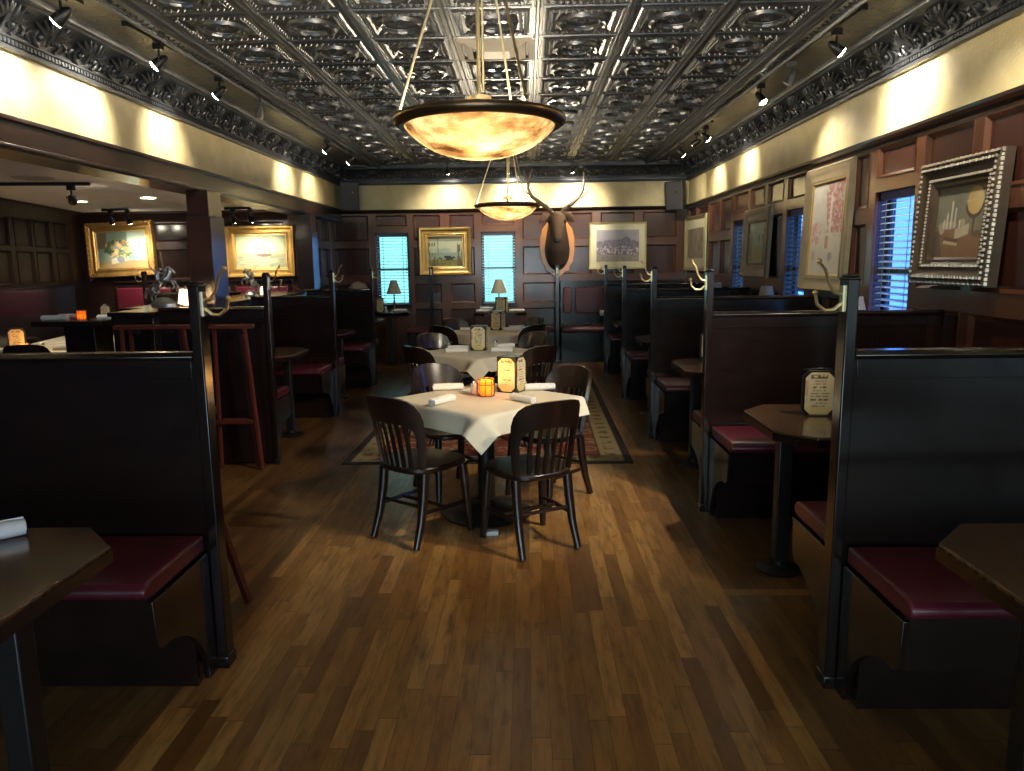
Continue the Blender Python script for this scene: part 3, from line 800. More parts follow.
def linen_table(x, y, lt, lc, seed, rz=pi/4, z0=0, zt=.757, side=.865):
    r = thing('pedestal_table', lt, 'table', (x,y,z0), rz, 'pedestal tables under linen')
    m = MB(); m.box(-side/2,-side/2,zt-.035,side/2,side/2,zt); m.build('table_top', M['ebony_x'], r, bevel=.008)
    m = MB(); m.lathe([(.06,.05),(.055,.12),(.055,.7),(.12,.715),(.12,.725)], 20); m.build('pedestal', M['steel'], r)
    m = MB(); m.lathe([(.285,0),(.29,.015),(.27,.03),(.2,.055),(.1,.075),(.06,.1)], 32); m.build('base', M['steel'], r)
    vs, fs = cloth_mesh(side, .125, zt, seed); m = MB(); m.add(vs, fs)
    c = m.build('tablecloth', M['cloth'], angle=180); c.location = (x, y, z0); c.rotation_euler = (0,0,rz)
    tag(c, lc, 'tablecloth', 'white tablecloths')
for k, (x, y) in enumerate(TAB): linen_table(x, y, lab_t[k], lab_c[k], k+1, pi/4+(.02,.03,0)[k], 0 if k == 0 else RZ)
linen_table(-5.05, 7.75, 'pedestal table under the tablecloth in the side room', 'white tablecloth on the table in the side room beside the slanted wall', 9, .15)
linen_table(-5.3, 8.85, 'pedestal table under the half-hidden tablecloth in the side room by the burgundy bench', 'half-hidden white tablecloth in the side room by the burgundy bench', 11, .2)
m = MB(); m.box(-.04,-.025,0,.04,.025,.012); m.box(-.035,-.02,.012,.042,.022,.022)
o = m.build('paper_shim', M['napkin']); o.location = (-.225, 4.24, 0); o.rotation_euler = (0,0,.1); tag(o, 'small folded white paper on the floor under the base of the first linen table', 'paper')

# ------------------------------------------------------------------ rug
RX0, RX1, RY0, RY1 = -1.49, .87, 5.80, 10.3
def rug_col(u, v):
    w, h = RX1-RX0, RY1-RY0; x, y = u*w, v*h; e = min(x, w-x, y, h-y)
    n = fbm(x*14, y*14, 5); n2 = vn(x*30, y*30, 9)
    blk, tan, red, navy = (.012,.009,.010), (.34,.25,.12), (.20,.028,.02), (.03,.035,.05)
    if e < .065: return lerp(blk, (.03,.02,.02), n2)
    if e < .24:
        a = (x if min(y, h-y) < min(x, w-x) else y)
        f = abs(sin(a*16))*.6+.4*n2
        c = lerp(tan, (.42,.32,.17), n)
        if .11 < e < .20 and f > .72: c = lerp((.18,.09,.04), (.12,.12,.08), n2)
        return c
    if e < .265: return (.05,.03,.025)
    px, py = abs((x*3.2) % 1-.5), abs((y*3.2) % 1-.5)
    d = hypot(px, py)
    c = lerp(red, (.30,.06,.03), n)
    if .18 < d < .26 or n > .60: c = lerp(tan, (.30,.16,.08), n2)
    elif d < .1: c = lerp(navy, tan, n2*.7)
    elif n2 > .72: c = (.10,.05,.03)
    return c
rug = colour_grid('area_rug', RX1-RX0, RY1-RY0, 160, 300, rug_col, M['rug'], None, Matrix.Rotation(-pi/2, 4, 'X'))
rug.location = ((RX0+RX1)/2, (RY0+RY1)/2, .004); rug.rotation_euler = (0,0,-.012)
sol = rug.modifiers.new('thick', 'SOLIDIFY'); sol.thickness = .006; sol.offset = 0
tag(rug, 'oriental rug with red field, tan border and black edge under the linen tables', 'rug')

# ------------------------------------------------------------------ table-top things
def roll(label, x, y, z_, ang, L=.2, r=.021, grp='rolled white napkins'):
    m = MB()
    pts = [(-L/2+L*k/6, 0, 0) for k in range(7)]
    rings = []
    for k, p in enumerate(pts):
        sc = 1+.06*sin(k*2.1+x*9)
        ring = []
        for q in range(16):
            a = 2*pi*q/16; rr = r*sc*(1+.03*sin(3*a+k))
            ring.append((p[0], rr*cos(a)*1.18, r+rr*sin(a)*.98 if True else 0))
        rings.append(ring)
    m.loft(rings)
    # the rolled edge on the outside and the spiral at both ends
    m.tube([(-L/2,.008,2*r-.001),(0,.012,2*r+.0),(L/2,.008,2*r-.001)], .003, 6)
    for e in (-1, 1):
        m.tube([(e*(L/2+.001), (r*.85-.0016*q)*cos(q*.75), r+(r*.85-.0016*q)*sin(q*.75)) for q in range(11)], .0025, 5)
    o = m.build('napkin_roll', M['napkin'], angle=60)
    zmin = min(v[2] for v in m.v)
    o.location = (x, y, z_-zmin); o.rotation_euler = (0,0,ang); tag(o, label, 'napkin', grp); return o
ZT = .762
roll('rolled white napkin on the first tablecloth, lying alone toward the chair with the pointed corner', -.515, 4.41, ZT, 1.0)
roll('rolled cream napkin on the first tablecloth, in front of the chair with the blue shine', -.53, 4.89, ZT, .12)
roll('rolled cream napkin on the first tablecloth, in front of the amber menu stand', -.03, 4.45, ZT, -.85)
roll('rolled napkin beside the amber menu stand, half behind it', -.08, 4.975, ZT, -.1, .14)
roll('rolled bluish-white napkin on the first tablecloth by the corner toward the booths', .08, 4.86, ZT, .15)
roll('rolled napkin on the middle tablecloth, front one of the pair at the menu stand side', -.66, 6.93, ZT+RZ, .1)
roll('rolled napkin on the middle tablecloth, back one of the pair at the menu stand side', -.66, 7.12, ZT+RZ, .05)
roll('flat rolled napkin on the blue side of the middle tablecloth', -.24, 6.93, ZT+RZ, .05)
roll('tilted rolled napkin on the blue side of the middle tablecloth, farther one', -.22, 7.25, ZT+RZ, .45)
roll('rolled napkin on the last tablecloth next to the reddish chair', -.72, 9.15, ZT+RZ, .0)
roll('rolled napkin on the last tablecloth, front one on the elk side', -.18, 9.08, ZT+RZ, -.1)
roll('rolled napkin on the last tablecloth, back one on the elk side', -.13, 9.35, ZT+RZ, .3)
for k, (x, y, dz) in enumerate(((-.70,11.82,0),(-.66,11.98,0),(-.64,11.88,.052))):
    roll(['rolled napkin on the table beside the elk-side blind, lower front one of the pile', 'rolled napkin on the table beside the elk-side blind, back one of the pile', 'rolled napkin lying on top of the pile on the small back table'][k], x, y, .82+dz*.8, .05)
roll('rolled napkin on the small back table, single one beside the menu', -.16, 11.9, .82, .05, .24)
roll('rolled napkin on the table under the blue-green blind', -2.02, 11.9, .84, .0)
roll('rolled white napkin on the brown table in the foreground', -1.625, 2.06, .80, .72, .24, .026)
roll('crumpled white napkin roll on the booth table behind the tray stands', -2.34, 6.55, .80, .3, .11, .034)
roll('white napkin roll on the booth table behind the crumpled-napkin table', -2.3, 8.5, .80, .9, .13, .03)
roll('rolled white napkin on the corner banquette table below the hunting print', 1.2, 11.05, .80, .0, .24, .04)

def card_col(seed):
    rnd = random.Random(seed); 
    rows = [(.10,.8,.5),(.20,.55,.4),(.26,.75,.4),(.36,.5,.3),(.42,.7,.4),(.52,.6,.35),(.58,.78,.4),(.68,.5,.4),(.74,.7,.4)]
    def f(u, v):
        c = (.68,.60,.40); t_ = 1-v
        n = fbm(u*6, v*6, seed); c = lerp(c, (.58,.46,.24), n)
        if .06 < t_ < .14 and .2 < u < .85 and vn(u*16, v*30, seed) > .42: return (.16,.05,.03) if u > .5 else (.12,.09,.05)
        for k in range(9):
            y = .2+.075*k
            if abs(t_-y) < .014 and abs(u-.5) < .18+.16*hsh(k, seed) and vn(u*26, k*3.3, seed) > .36: return (.14,.10,.06)
        if u < .09 and .2 < t_ < .55: return lerp((.45,.10,.04), c, n)
        if t_ > .8: return lerp(c, (.55,.42,.12), .6)
        return c
    return f
def oct_outline(w, h, c):
    def f(x, z_):
        lim = (w/2+h/2-c); s = abs(x)+abs(z_)
        if s > lim:
            k = lim/s; return x*k, z_*k
        return x, z_
    return f
def menu(label, x, y, z_, rz, h=.215, w=.15, faces=3):
    r = thing('menu_stand', label, 'menu', (x, y, z_), rz, 'table menu stands')
    ap = w/2 if faces == 3 else .012
    m = MB()
    if faces == 3:
        m.box(-w/2, -w/2, 0, w/2, w/2, h)
    else:
        c = .03
        m.prism([(-w/2,c),(-w/2+c,0),(w/2-c,0),(w/2,c),(w/2,h-c),(w/2-c,h),(-w/2+c,h),(-w/2,h-c)], -.009, .009, 'y')
        m.tube([(-w/2+.0,0,h+.004),(0,-.006,h+.012),(w/2-.03,0,h+.006),(w/2,.01,h-.01)], .003, 6)
        m.box(-.06,-.03,0,.06,.03,.006)
    m.build('holder', M['black'], r, bevel=.002)
    for k in range(4 if faces == 3 else 2):
        a = pi/2*k if faces == 3 else pi*k
        Mx = Matrix.Rotation(a, 4, 'Z') @ Matrix.Translation((0, -ap-.0015, h/2))
        colour_grid('menu_card', w*.86, h*.93, 24, 44, card_col(int(abs(x*100)) % 17+k), M['card'], r, Mx, oct_outline(w*.86, h*.93, .028))
    return r
menu('four-sided menu stand lit amber by the candle on the first tablecloth', -.105, 4.83, ZT, radians(-27), .235, .14)
menu('black-edged menu stand on the middle tablecloth', -.46, 7.12, ZT+RZ, radians(-4), .235, .15)
menu('menu stand on the last tablecloth', -.36, 9.25, ZT+RZ, radians(-22), .235, .14)
menu('menu stand on the small back table beside the elk-side lamp', -.40, 11.85, .82, radians(-10), .235, .17)
menu('menu stand on the small table under the blue-green blind', -2.34, 11.84, .84, radians(20), .23, .12)
menu('cream octagonal menu card stand on the booth table nearest the camera', 1.49, 3.79, .80, radians(-4), .235, .165, 2)
menu('menu stand peeking past the second divider on the window side', 1.47, 5.98, .80, radians(-4), .235, .165, 2)
menu('menu stand on the white table in the side room', -5.29, 7.60, ZT, radians(20), .225, .16, 2)
menu('white menu stand on the tall table in the side room', -3.66, 6.42, 1.16, radians(20), .13, .08, 2)

def shaker(label, x, y, z_, h=.085, grp='salt and pepper shakers'):
    r = thing('shaker', label, 'shaker', (x, y, z_), 0, grp)
    m = MB(); m.lathe([(.02,0),(.023,.01),(.021,h*.6),(.018,h*.72)], 14); m.build('jar', M['jar'], r)
    m = MB(); m.lathe([(.0185,h*.72),(.0195,h*.78),(.017,h*.95),(.006,h)], 14); m.build('lid', M['chrome'], r)
    m = MB(); m.lathe([(.017,.004),(.018,.03)], 12); m.build('salt', M['napkin'], r)
shaker('glass shaker beside the amber candle on the first tablecloth', -.35, 4.76, ZT)
shaker('glass shaker on the middle tablecloth behind the menu stand', -.31, 7.2, ZT+RZ)
shaker('glass shaker beside the lamp under the blue-green blind', -2.25, 11.88, .84)
shaker('glass shaker beside the candle on the side-room tablecloth', -4.96, 7.5, ZT)
shaker('chrome-topped shaker on the half-hidden side-room table', -5.28, 8.62, ZT)
def candle(label, x, y, z_, lit=True, s=1.):
    r = thing('candle_lantern', label, 'candle', (x, y, z_), 0, 'amber candle lanterns')
    m = MB(); m.lathe([(.038*s,.004),(.045*s,.012*s),(.047*s,.05*s),(.046*s,.1*s),(.043*s,.1*s),(.043*s,.014*s),(.03*s,.01*s)], 20); m.build('glass_cup', M['amber'], r)
    m = MB()
    for zz in (.004, .075*s, .108*s): m.tube([(.052*s*cos(2*pi*k/20), .052*s*sin(2*pi*k/20), zz) for k in range(20)], .003*s, 6, closed=True)
    for k in range(8): a = 2*pi*k/8; m.tube([(.052*s*cos(a),.052*s*sin(a),.002),(.054*s*cos(a),.054*s*sin(a),.06*s),(.051*s*cos(a),.051*s*sin(a),.112*s)], .0028*s, 6)
    m.lathe([(.052*s,0),(.052*s,.005)], 20); m.build('wire_cage', M['bronze'], r)
    m = MB(); m.lathe([(.026*s,.012),(.026*s,.03*s),(.02*s,.032*s)], 14); m.build('wax', M['napkin'], r)
    m = MB(); m.lathe([(.002,.032*s),(.008*s,.042*s),(.006*s,.055*s),(.001,.07*s)], 10); m.build('flame', M['flame'], r)
    if lit:
        L = bpy.data.lights.new('candle glow', 'POINT'); L.energy = 1.6*s; L.color = (1,.5,.12); L.shadow_soft_size = .02
        o = bpy.data.objects.new('candle_glow', L); COL.objects.link(o); o.parent = r; o.location = (0,0,.13*s)
candle('amber glass candle in a wire cage glowing on the first tablecloth', -.265, 4.67, ZT)
candle('small amber candle on the white table in the side room', -5.10, 7.42, ZT, True, .8)
candle('small amber candle on the tall table in the side room', -3.8, 6.3, 1.16, False, .75)
# tall pedestal table in the side room with things on it
r = thing('tall_table', 'tall dark table on a broad panel pedestal in the side room, holding a candle', 'table', (-3.83, 6.35, 0), 0)
m = MB(); m.box(-.32,-.2,1.115,.28,.2,1.16); m.build('table_top', M['ebony_x'], r, bevel=.004)
m = MB(); m.box(-.08,-.14,0,.18,.14,1.115); m.box(.165,-.145,.02,.182,-.138,1.11); m.build('panel_pedestal', M['ebony'], r, bevel=.004)
roll('rolled white napkin on the tall table in the side room, front one', -4.0, 6.25, 1.16, 0, .22)
roll('rolled white napkin on the tall table in the side room, back one', -3.97, 6.42, 1.16, .05, .2)
roll('rolled napkin beside the white menu on the tall side-room table', -3.6, 6.28, 1.16, .1, .1)
roll('rolled white napkin on the tablecloth in the side room', -5.27, 7.45, ZT, .1, .2)
roll('rolled napkin on the tablecloth in the side room beside the shaker', -4.82, 7.6, ZT, .1, .18)

# table lamps
def lamp(label, x, y, z_, zs0, zs1, r0, r1, lit, seg=6, dome=False, grp='table lamps on the booth tables'):
    r = thing('table_lamp', label, 'lamp', (x, y, z_), 0, grp)
    m = MB(); m.lathe([(.06,0),(.062,.012),(.025,.03),(.014,.06),(.02,.12),(.012,.18),(.010,zs0-z_+.02)], 16); m.build('base', M['bronze'], r)
    m = MB(); a, b = zs0-z_, zs1-z_
    if dome:
        prof = [(r0,a),(r0*.99,a+.03),(r0*.86,a+.07),(r0*.6,a+.105),(r0*.25,a+.125),(.01,a+.13)]; m.lathe(prof, 24, cap=False)
        for k in range(8):
            t_ = 2*pi*k/8; m.tube([((q[0]+.002)*cos(t_),(q[0]+.002)*sin(t_),q[1]) for q in prof], .003, 5)
    else:
        n = seg*4
        rings = []
        for f in (0, .06, .94, 1):
            rr = r0+(r1-r0)*f+(.003 if f in (0, 1) else 0)
            rings.append([(rr*cos(2*pi*k/n)*(1-.03*(k % 4 == 2)), rr*sin(2*pi*k/n)*(1-.03*(k % 4 == 2)), a+(b-a)*f) for k in range(n)])
        m.loft(rings, cap=False)
        for k in range(seg): t_ = 2*pi*k*4/n; m.tube([(r0*cos(t_)*1.01,r0*sin(t_)*1.01,a),(r1*cos(t_)*1.01,r1*sin(t_)*1.01,b)], .003, 5)
    m.build('lamp_shade', M['shade_lit' if lit else 'shade'], r, angle=60)
    if lit:
        L = bpy.data.lights.new('lamp glow', 'POINT'); L.energy = 15; L.color = (1,.78,.5); L.shadow_soft_size = .03
        o = bpy.data.objects.new('lamp_glow', L); COL.objects.link(o); o.parent = r; o.location = (0,0,(a+b)/2)
lamp('cream shaded table lamp before the bright blue blind', 2.44, 5.62, .80, 1.155, 1.315, .095, .055, False)
lamp('cream shaded table lamp before the blind beside the lake landscape', 2.42, 7.62, .80, 1.17, 1.33, .09, .055, False)
lamp('cream shaded table lamp farthest along the window wall', 2.44, 9.70, .80, 1.17, 1.30, .09, .055, False)
lamp('tan shaded lamp on a thin stem under the blue-green blind', -2.13, 12.0, .84, 1.12, 1.34, .12, .045, False)
lamp('tan shaded lamp on a thin stem under the pale blue blind', -.45, 12.10, .82, 1.11, 1.33, .13, .05, False)
lamp('lit cream shaded lamp beside the silver horse statuette', -3.03, 6.62, 1.25, 1.275, 1.40, .075, .055, True)
lamp('lit cream shaded lamp beside the second, smaller statuette', -3.03, 8.65, 1.25, 1.27, 1.36, .06, .045, True)
lamp('domed ribbed lamp shade showing above the divider by the blue-green blind', -2.42, 10.75, .80, 1.22, 1.35, .14, .03, False, dome=True)
booth_table('booth table behind the last divider along the low wall, holding the domed lamp', (-2.11, 10.80, 0), -1, .75)

# statuettes on the low wall: a rearing horse
def statuette(label, x, y, z_, s, rz, tint):
    r = thing('horse_statuette', label, 'statue', (x, y, z_), rz, 'silver statuettes on the low wall')
    m = MB(); m.lathe([(.125*s,0),(.125*s,.018*s),(.115*s,.022*s),(.11*s,.034*s),(.09*s,.042*s),(.07*s,.062*s),(.03*s,.075*s)], 14)
    b = m.build('statue_base', tint, r, angle=60)
    b.scale = (1.0, .5, 1)
    m = MB()
    P = lambda a, b_, c: (a*s, b_*s, c*s)
    def ring_path(pts, rs, sg=8): m.tube([P(*p) for p in pts], [q*s for q in rs], sg)
    ring_path([(-.10,0,.115),(-.075,0,.165),(-.02,0,.20),(.03,0,.235),(.05,0,.265)], [.026,.040,.034,.038,.026])
    ring_path([(.045,0,.245),(.07,0,.285),(.075,0,.325)], [.032,.024,.017]); ring_path([(.068,0,.33),(.10,0,.315),(.125,0,.29)], [.018,.015,.010])
    for sy in (-1, 1):
        ring_path([(-.085,.03*sy,.15),(-.055,.036*sy,.115),(-.095,.036*sy,.085),(-.085,.036*sy,.045)], [.026,.014,.009,.011])
        ring_path([(.04,.02*sy,.22),(.10,.034*sy,.215),(.125,.034*sy,.17),(.10,.034*sy,.15)], [.018,.011,.008,.009])
        ring_path([(.07,.01*sy,.335),(.07,.013*sy,.36)], [.008,.002], 5)
    ring_path([(-.105,0,.15),(-.145,0,.15),(-.165,0,.10),(-.16,0,.06)], [.011,.016,.014,.005])
    ring_path([(.02,0,.28),(.035,0,.32),(.055,0,.35)], [.012,.014,.008])
    ring_path([(-.04,0,.22),(-.045,0,.27),(-.02,0,.305)], [.02,.024,.014]); ring_path([(-.015,0,.32),(-.01,0,.34)], [.018,.012])
    ring_path([(-.03,.01,.29),(.01,.03,.29),(.04,.01,.30)], [.009,.008,.006]); ring_path([(-.03,-.01,.29),(-.07,-.03,.33),(-.09,-.03,.365)], [.009,.008,.006])
    for sy in (-1, 1): ring_path([(-.035,.03*sy,.225),(.0,.045*sy,.20),(-.015,.045*sy,.16)], [.016,.012,.010])
    o = m.build('horse', tint, r, angle=70)
    rm = o.modifiers.new('fuse', 'REMESH'); rm.mode = 'VOXEL'; rm.voxel_size = .0045*s; rm.use_smooth_shade = True
    return r
statuette('silver rearing horse statuette on the low wall between the flower painting and the column', -3.30, 6.75, 1.25, 1.0, 0, M['pewter'])
statuette('smaller silver horse statuette on the low wall below the ship painting', -3.24, 8.75, 1.25, .9, 2.6, M['pewter'])

# folded tray stands
def tray_stand(label, loc, rz, lean, L=.6, H=1.16):
    r = thing('tray_stand', label, 'stand', loc, rz, 'folded red wooden tray stands')
    mt = M['red']
    Mx = Matrix.Rotation(-lean, 4, 'X')
    for k, dy in enumerate((-.02, .02)):
        m = MB(); m.M = Mx; m.box(-L/2, dy-.014, H-.03, L/2, dy+.014, H); m.build('top_rail', mt, r, bevel=.005)
        m = MB(); m.M = Mx; w = L/2-.06-.05*k; m.box(-w, dy-.01, .38, w, dy+.01, .415); m.build('cross_bar', mt, r, bevel=.004)
        for sx in (-1, 1):
            m = MB(); m.M = Mx
            x0 = sx*(L/2-.06-.05*k); x1 = x0+sx*.045
            m.tube([(x0,dy,H-.03),((x0+x1)/2,dy,H/2),(x1,dy,.012)], .017, 6); m.build('leg', mt, r, angle=30)
    for sx in (-.14, .12):
        m = MB(); m.M = Mx; m.box(sx-.02,-.022,H-.07,sx+.02,.026,H+.002); m.build('strap', M['black'], r)
tray_stand('folded red tray stand leaning on the divider below the silver horse statuette', (-2.87, 5.72, 0), 0, -.045, .6)
tray_stand('folded red tray stand leaning on the divider beside its aisle post', (-2.30, 5.70, 0), 0, -.05, .42)
r = thing('tray_stand', 'red wooden stand folded behind the foreground divider, only its legs showing', 'stand', (-1.66, 3.2, 0), 0, 'folded red wooden tray stands')
for k, dy in enumerate((-.12, .12)):
    m = MB(); m.box(-.23, dy-.014, .93, .23, dy+.014, .965); m.build('top_rail', M['red'], r, bevel=.005)
    for sx in (-1, 1):
        m = MB(); m.tube([(sx*.20,dy,.94),(sx*.25,0,.5),(sx*.31,-dy*1.1,.015)], .022, 6); m.build('leg', M['red'], r, angle=30)
    m = MB(); m.tube([(-.25,-dy*.6,.25),(.25,-dy*.6,.25)], .016, 6); m.build('cross_bar', M['red'], r)

# ------------------------------------------------------------------ pictures
def frame_mesh(w, h, prof):
    """prof: (inset from the outer edge, depth out of the wall); returns loft around the rectangle facing -Y"""
    m = MB(); n = len(prof); vs = []; fs = []
    for (sx, sz) in ((-1,-1),(1,-1),(1,1),(-1,1)):
        for i, d in prof: vs.append((sx*(w/2-i), -d, sz*(h/2-i)))
    for c in range(4):
        e = (c+1) % 4
        for k in range(n-1): fs.append((c*n+k, e*n+k, e*n+k+1, c*n+k+1))
    m.add(vs, fs); return m
def picture(label, cat, Mx, w, h, fw, fn, res, fmat, inner=None, mat_w=0, beads=None, grp=None, prof=None, depth=.05, bead_mat=None):
    r = thing('framed_picture', label, cat, (0,0,0), 0, grp); r.matrix_world = Mx
    d = depth
    prof = prof or [(0,0),(0,d*.7),(fw*.12,d),(fw*.3,d*.95),(fw*.5,d*.55),(fw*.75,d*.5),(fw*.86,d*.62),(fw,d*.45),(fw,0)]
    m = frame_mesh(w, h, prof)
    for br, bi, step, bd in (beads if isinstance(beads, list) else [beads] if beads else []):
        for sx in (-1, 1):
            k = int((h-2*bi)/step)
            for q in range(k+1): m.ball((sx*(w/2-bi), -bd, -(h/2-bi)+q*(h-2*bi)/k), br*(1+.3*(q % 2)), 6, 1)
            k = int((w-2*bi)/step)
            for q in range(k+1): m.ball((-(w/2-bi)+q*(w-2*bi)/k, -bd, sx*(h/2-bi)), br*(1+.3*(q % 2)), 6, 1)
    m.build('frame', [fmat, bead_mat or fmat], r, angle=40)
    iw, ih = w-2*fw, h-2*fw
    if inner:
        m = frame_mesh(iw, ih, [(0,0),(0,d*.5),(inner[1]*.5,d*.52),(inner[1],d*.35),(inner[1],0)]); m.build('inner_slip', inner[0], r); iw -= 2*inner[1]; ih -= 2*inner[1]
    if mat_w:
        m = frame_mesh(iw, ih, [(0,.004),(0,d*.3),(mat_w,d*.3),(mat_w,d*.3-.004)]); m.build('mat_board', M['mat'], r); iw -= 2*mat_w; ih -= 2*mat_w
    colour_grid('canvas', iw+.004, ih+.004, res, max(8, int(res*ih/iw)), fn, M['paint'], r, Matrix.Translation((0, -.010, 0)))
    m = MB(); m.box(-w/2+.005, -.006, -h/2+.005, w/2-.005, 0, h/2-.005); m.build('backing', M['dark'], r)
    return r
def MB_back(x, z_, tilt=.0, y=YB-.03): return Matrix.Translation((x, y, z_)) @ Matrix.Rotation(-tilt, 4, 'X')
def MB_right(y, z_, tilt=.0): return Matrix.Translation((XR-.032, y, z_)) @ Matrix.Rotation(-pi/2, 4, 'Z') @ Matrix.Rotation(-tilt, 4, 'X')
def ell(u, v, cx, cy, rx, ry): return ((u-cx)/rx)**2+((v-cy)/ry)**2
def p_globe(u, v):
    n = fbm(u*5, v*5, 1); c = lerp((.17,.17,.13), (.25,.24,.18), n)
    if v < .42-.1*u+.05*n: c = lerp((.20,.11,.06), (.27,.15,.09), n)
    if u < .1+.3*(.38-v) and v < .38: c = lerp((.10,.09,.07), c, .3)
    for cx, h in ((.24,.62),(.32,.78),(.40,.68),(.18,.52),(.50,.50)):
        if abs(u-cx) < .018 and .42 < v < h: return (.62,.58,.48)
        if ell(u,v,cx,h+.01,.012,.02) < 1: return (.75,.62,.35)
    if ell(u,v,.25,.46,.19,.06) < 1 or ell(u,v,.14,.42,.06,.09) < 1 or ell(u,v,.56,.49,.05,.05) < 1: c = lerp((.55,.50,.38), (.35,.31,.22), n*1.3)
    if ell(u,v,.76,.78,.15,.19) < 1: c = lerp((.46,.30,.10), (.60,.46,.22), (u-.62)*3+n*.3)
    elif ell(u,v,.76,.76,.18,.23) < 1 and v < .72: c = (.10,.07,.05)
    if abs(u-.77) < .02 and .33 < v < .56: c = (.10,.07,.05)
    if abs(v-.79-.1*(u-.76)) < .01 and .58 < u < .94: c = (.5,.42,.25)
    if ell(u,v,.86,.32,.10,.045) < 1: c = (.12,.09,.06)
    if abs((v-.36)-.25*(u-.55)) < .075 and .42 < u < .70: c = lerp((.58,.52,.38), (.40,.34,.24), n)
    if abs((v-.24)+.15*(u-.3)) < .05 and .2 < u < .5: c = (.15,.06,.05) if v > .235-.15*(u-.3) else (.5,.42,.26)
    return c
def p_floral(u, v):
    n = fbm(u*6, v*9, 3); c = lerp((.60,.56,.50), (.42,.40,.37), n)
    if v < .45: c = lerp((.62,.58,.52), (.52,.47,.40), n)
    if u > .5-.25*(v-.55) and v > .45 and vn(u*22, v*34, 2) > .36: c = lerp((.35,.12,.12), (.52,.28,.25), vn(u*30,v*40,4))
    if ell(u,v,.14,.45,.2,.13) < 1 and vn(u*24, v*32, 7) > .35: c = lerp((.42,.16,.18), (.62,.42,.42), vn(u*40,v*40,5))
    if abs(u-.6) < .035 and .42 < v < .85: c = (.62,.57,.50)
    if abs(u-.52) < .05 and .28 < v < .42: c = (.40,.24,.14)
    if ell(u,v,.66,.20,.07,.05) < 1 or (abs(u-.66) < .01 and .1 < v < .2): c = (.32,.28,.25)
    if abs(ell(u,v,.84,.48,.14,.07)-1) < .15: c = (.45,.38,.3)
    if ell(u,v,.12,.20,.05,.06) < 1 or (abs(u-.12) < .01 and .05 < v < .2): c = (.38,.34,.3)
    return c
def p_lake(u, v):
    n = fbm(u*7, v*7, 8)
    if v > .72: c = lerp((.34,.42,.46), (.20,.28,.30), n)
    elif v > .40: c = lerp((.18,.26,.28), (.34,.42,.42), n)
    else: c = lerp((.20,.22,.10), (.40,.36,.16), vn(u*30, v*30, 3))
    if v < .85 and (u < .2 or u > .85) and n > .38: c = lerp((.06,.10,.05), (.16,.18,.09), n)
    if .55 < v < .72 and vn(u*14, 2, 6) > v-.1: c = (.12,.17,.14)
    return c
def p_small(u, v):
    n = fbm(u*7, v*6, 12); c = lerp((.42,.36,.28), (.28,.22,.17), n)
    if v > .25 and vn(u*18, v*3, 4) > .55: c = lerp((.18,.13,.10), (.30,.22,.16), n)
    return c
def p_hunt(u, v):
    n = fbm(u*9, v*7, 21); c = lerp((.42,.40,.46), (.30,.28,.34), n)
    top = .62+.25*sin(u*3.1)*vn(u*7, 1, 3)
    if v < top: c = lerp((.11,.09,.14), (.28,.24,.30), vn(u*30, v*24, 6))
    if .12 < v < .5 and vn(u*34, v*30, 9) > .66: c = (.62,.58,.58)
    if v < .22: c = lerp((.40,.36,.30), (.22,.19,.19), vn(u*20, v*30, 2))
    return c
def p_marsh(u, v):
    n = fbm(u*6, v*6, 31)
    c = lerp((.46,.52,.34), (.58,.60,.44), n) if v > .45 else lerp((.24,.32,.26), (.36,.42,.30), n)
    if v > .85: c = lerp((.16,.15,.11), c, .3)
    if .36 < v < .60: c = lerp((.25,.36,.34), c, n*1.2)
    if v < .22: c = lerp((.30,.26,.07), (.14,.16,.06), vn(u*24, v*20, 3))
    if ell(u,v,.55,.28,.25,.07) < 1 and vn(u*16, v*16, 5) > .35: c = (.03,.04,.03)
    if (u < .2 or u > .84) and v < .8 and vn(u*26, v*5, 8) > .42: c = lerp((.20,.15,.06), (.08,.08,.04), n)
    if abs(u-.27-.02*v) < .008 or abs(u-.1) < .006 or abs(u-.9) < .006: c = (.06,.05,.03)
    return c
def p_flowers(u, v):
    n = fbm(u*6, v*6, 41); c = lerp((.14,.22,.18), (.26,.34,.26), n)
    if u > .62 and v > .35: c = lerp((.60,.68,.52), (.42,.60,.56), n)
    if u > .62 and v < .35: c = lerp((.12,.26,.26), (.22,.36,.32), n)
    if u < .2 and v > .55: c = lerp((.20,.14,.06), (.10,.10,.07), n)
    if v < .2: c = lerp((.38,.27,.12), (.22,.16,.08), n)
    if abs(v-.18-.3*(u-.3)) < .08 and .25 < u < .62: c = lerp((.62,.58,.46), (.4,.36,.28), n)
    d = ell(u+.16*(fbm(u*9, v*9, 3)-.5),v+.2*(fbm(u*9+4, v*9, 5)-.5),.42,.5,.30,.34)
    if d < 1 and vn(u*11, v*11, 8) > .18+.25*(d > .55):
        q = fbm(u*13, v*13, 4); w = vn(u*16+5, v*16+9, 6)
        if q > .60: c = lerp((.62,.22,.06), (.70,.55,.35), w)
        elif q > .52: c = lerp((.45,.06,.05), (.62,.42,.10), w*1.4)
        elif q < .36: c = (.04,.08,.04)
        else: c = lerp((.06,.13,.07), (.20,.26,.15), n)
    if ell(u,v,.46,.22,.08,.10) < 1: c = (.16,.20,.24)
    return c
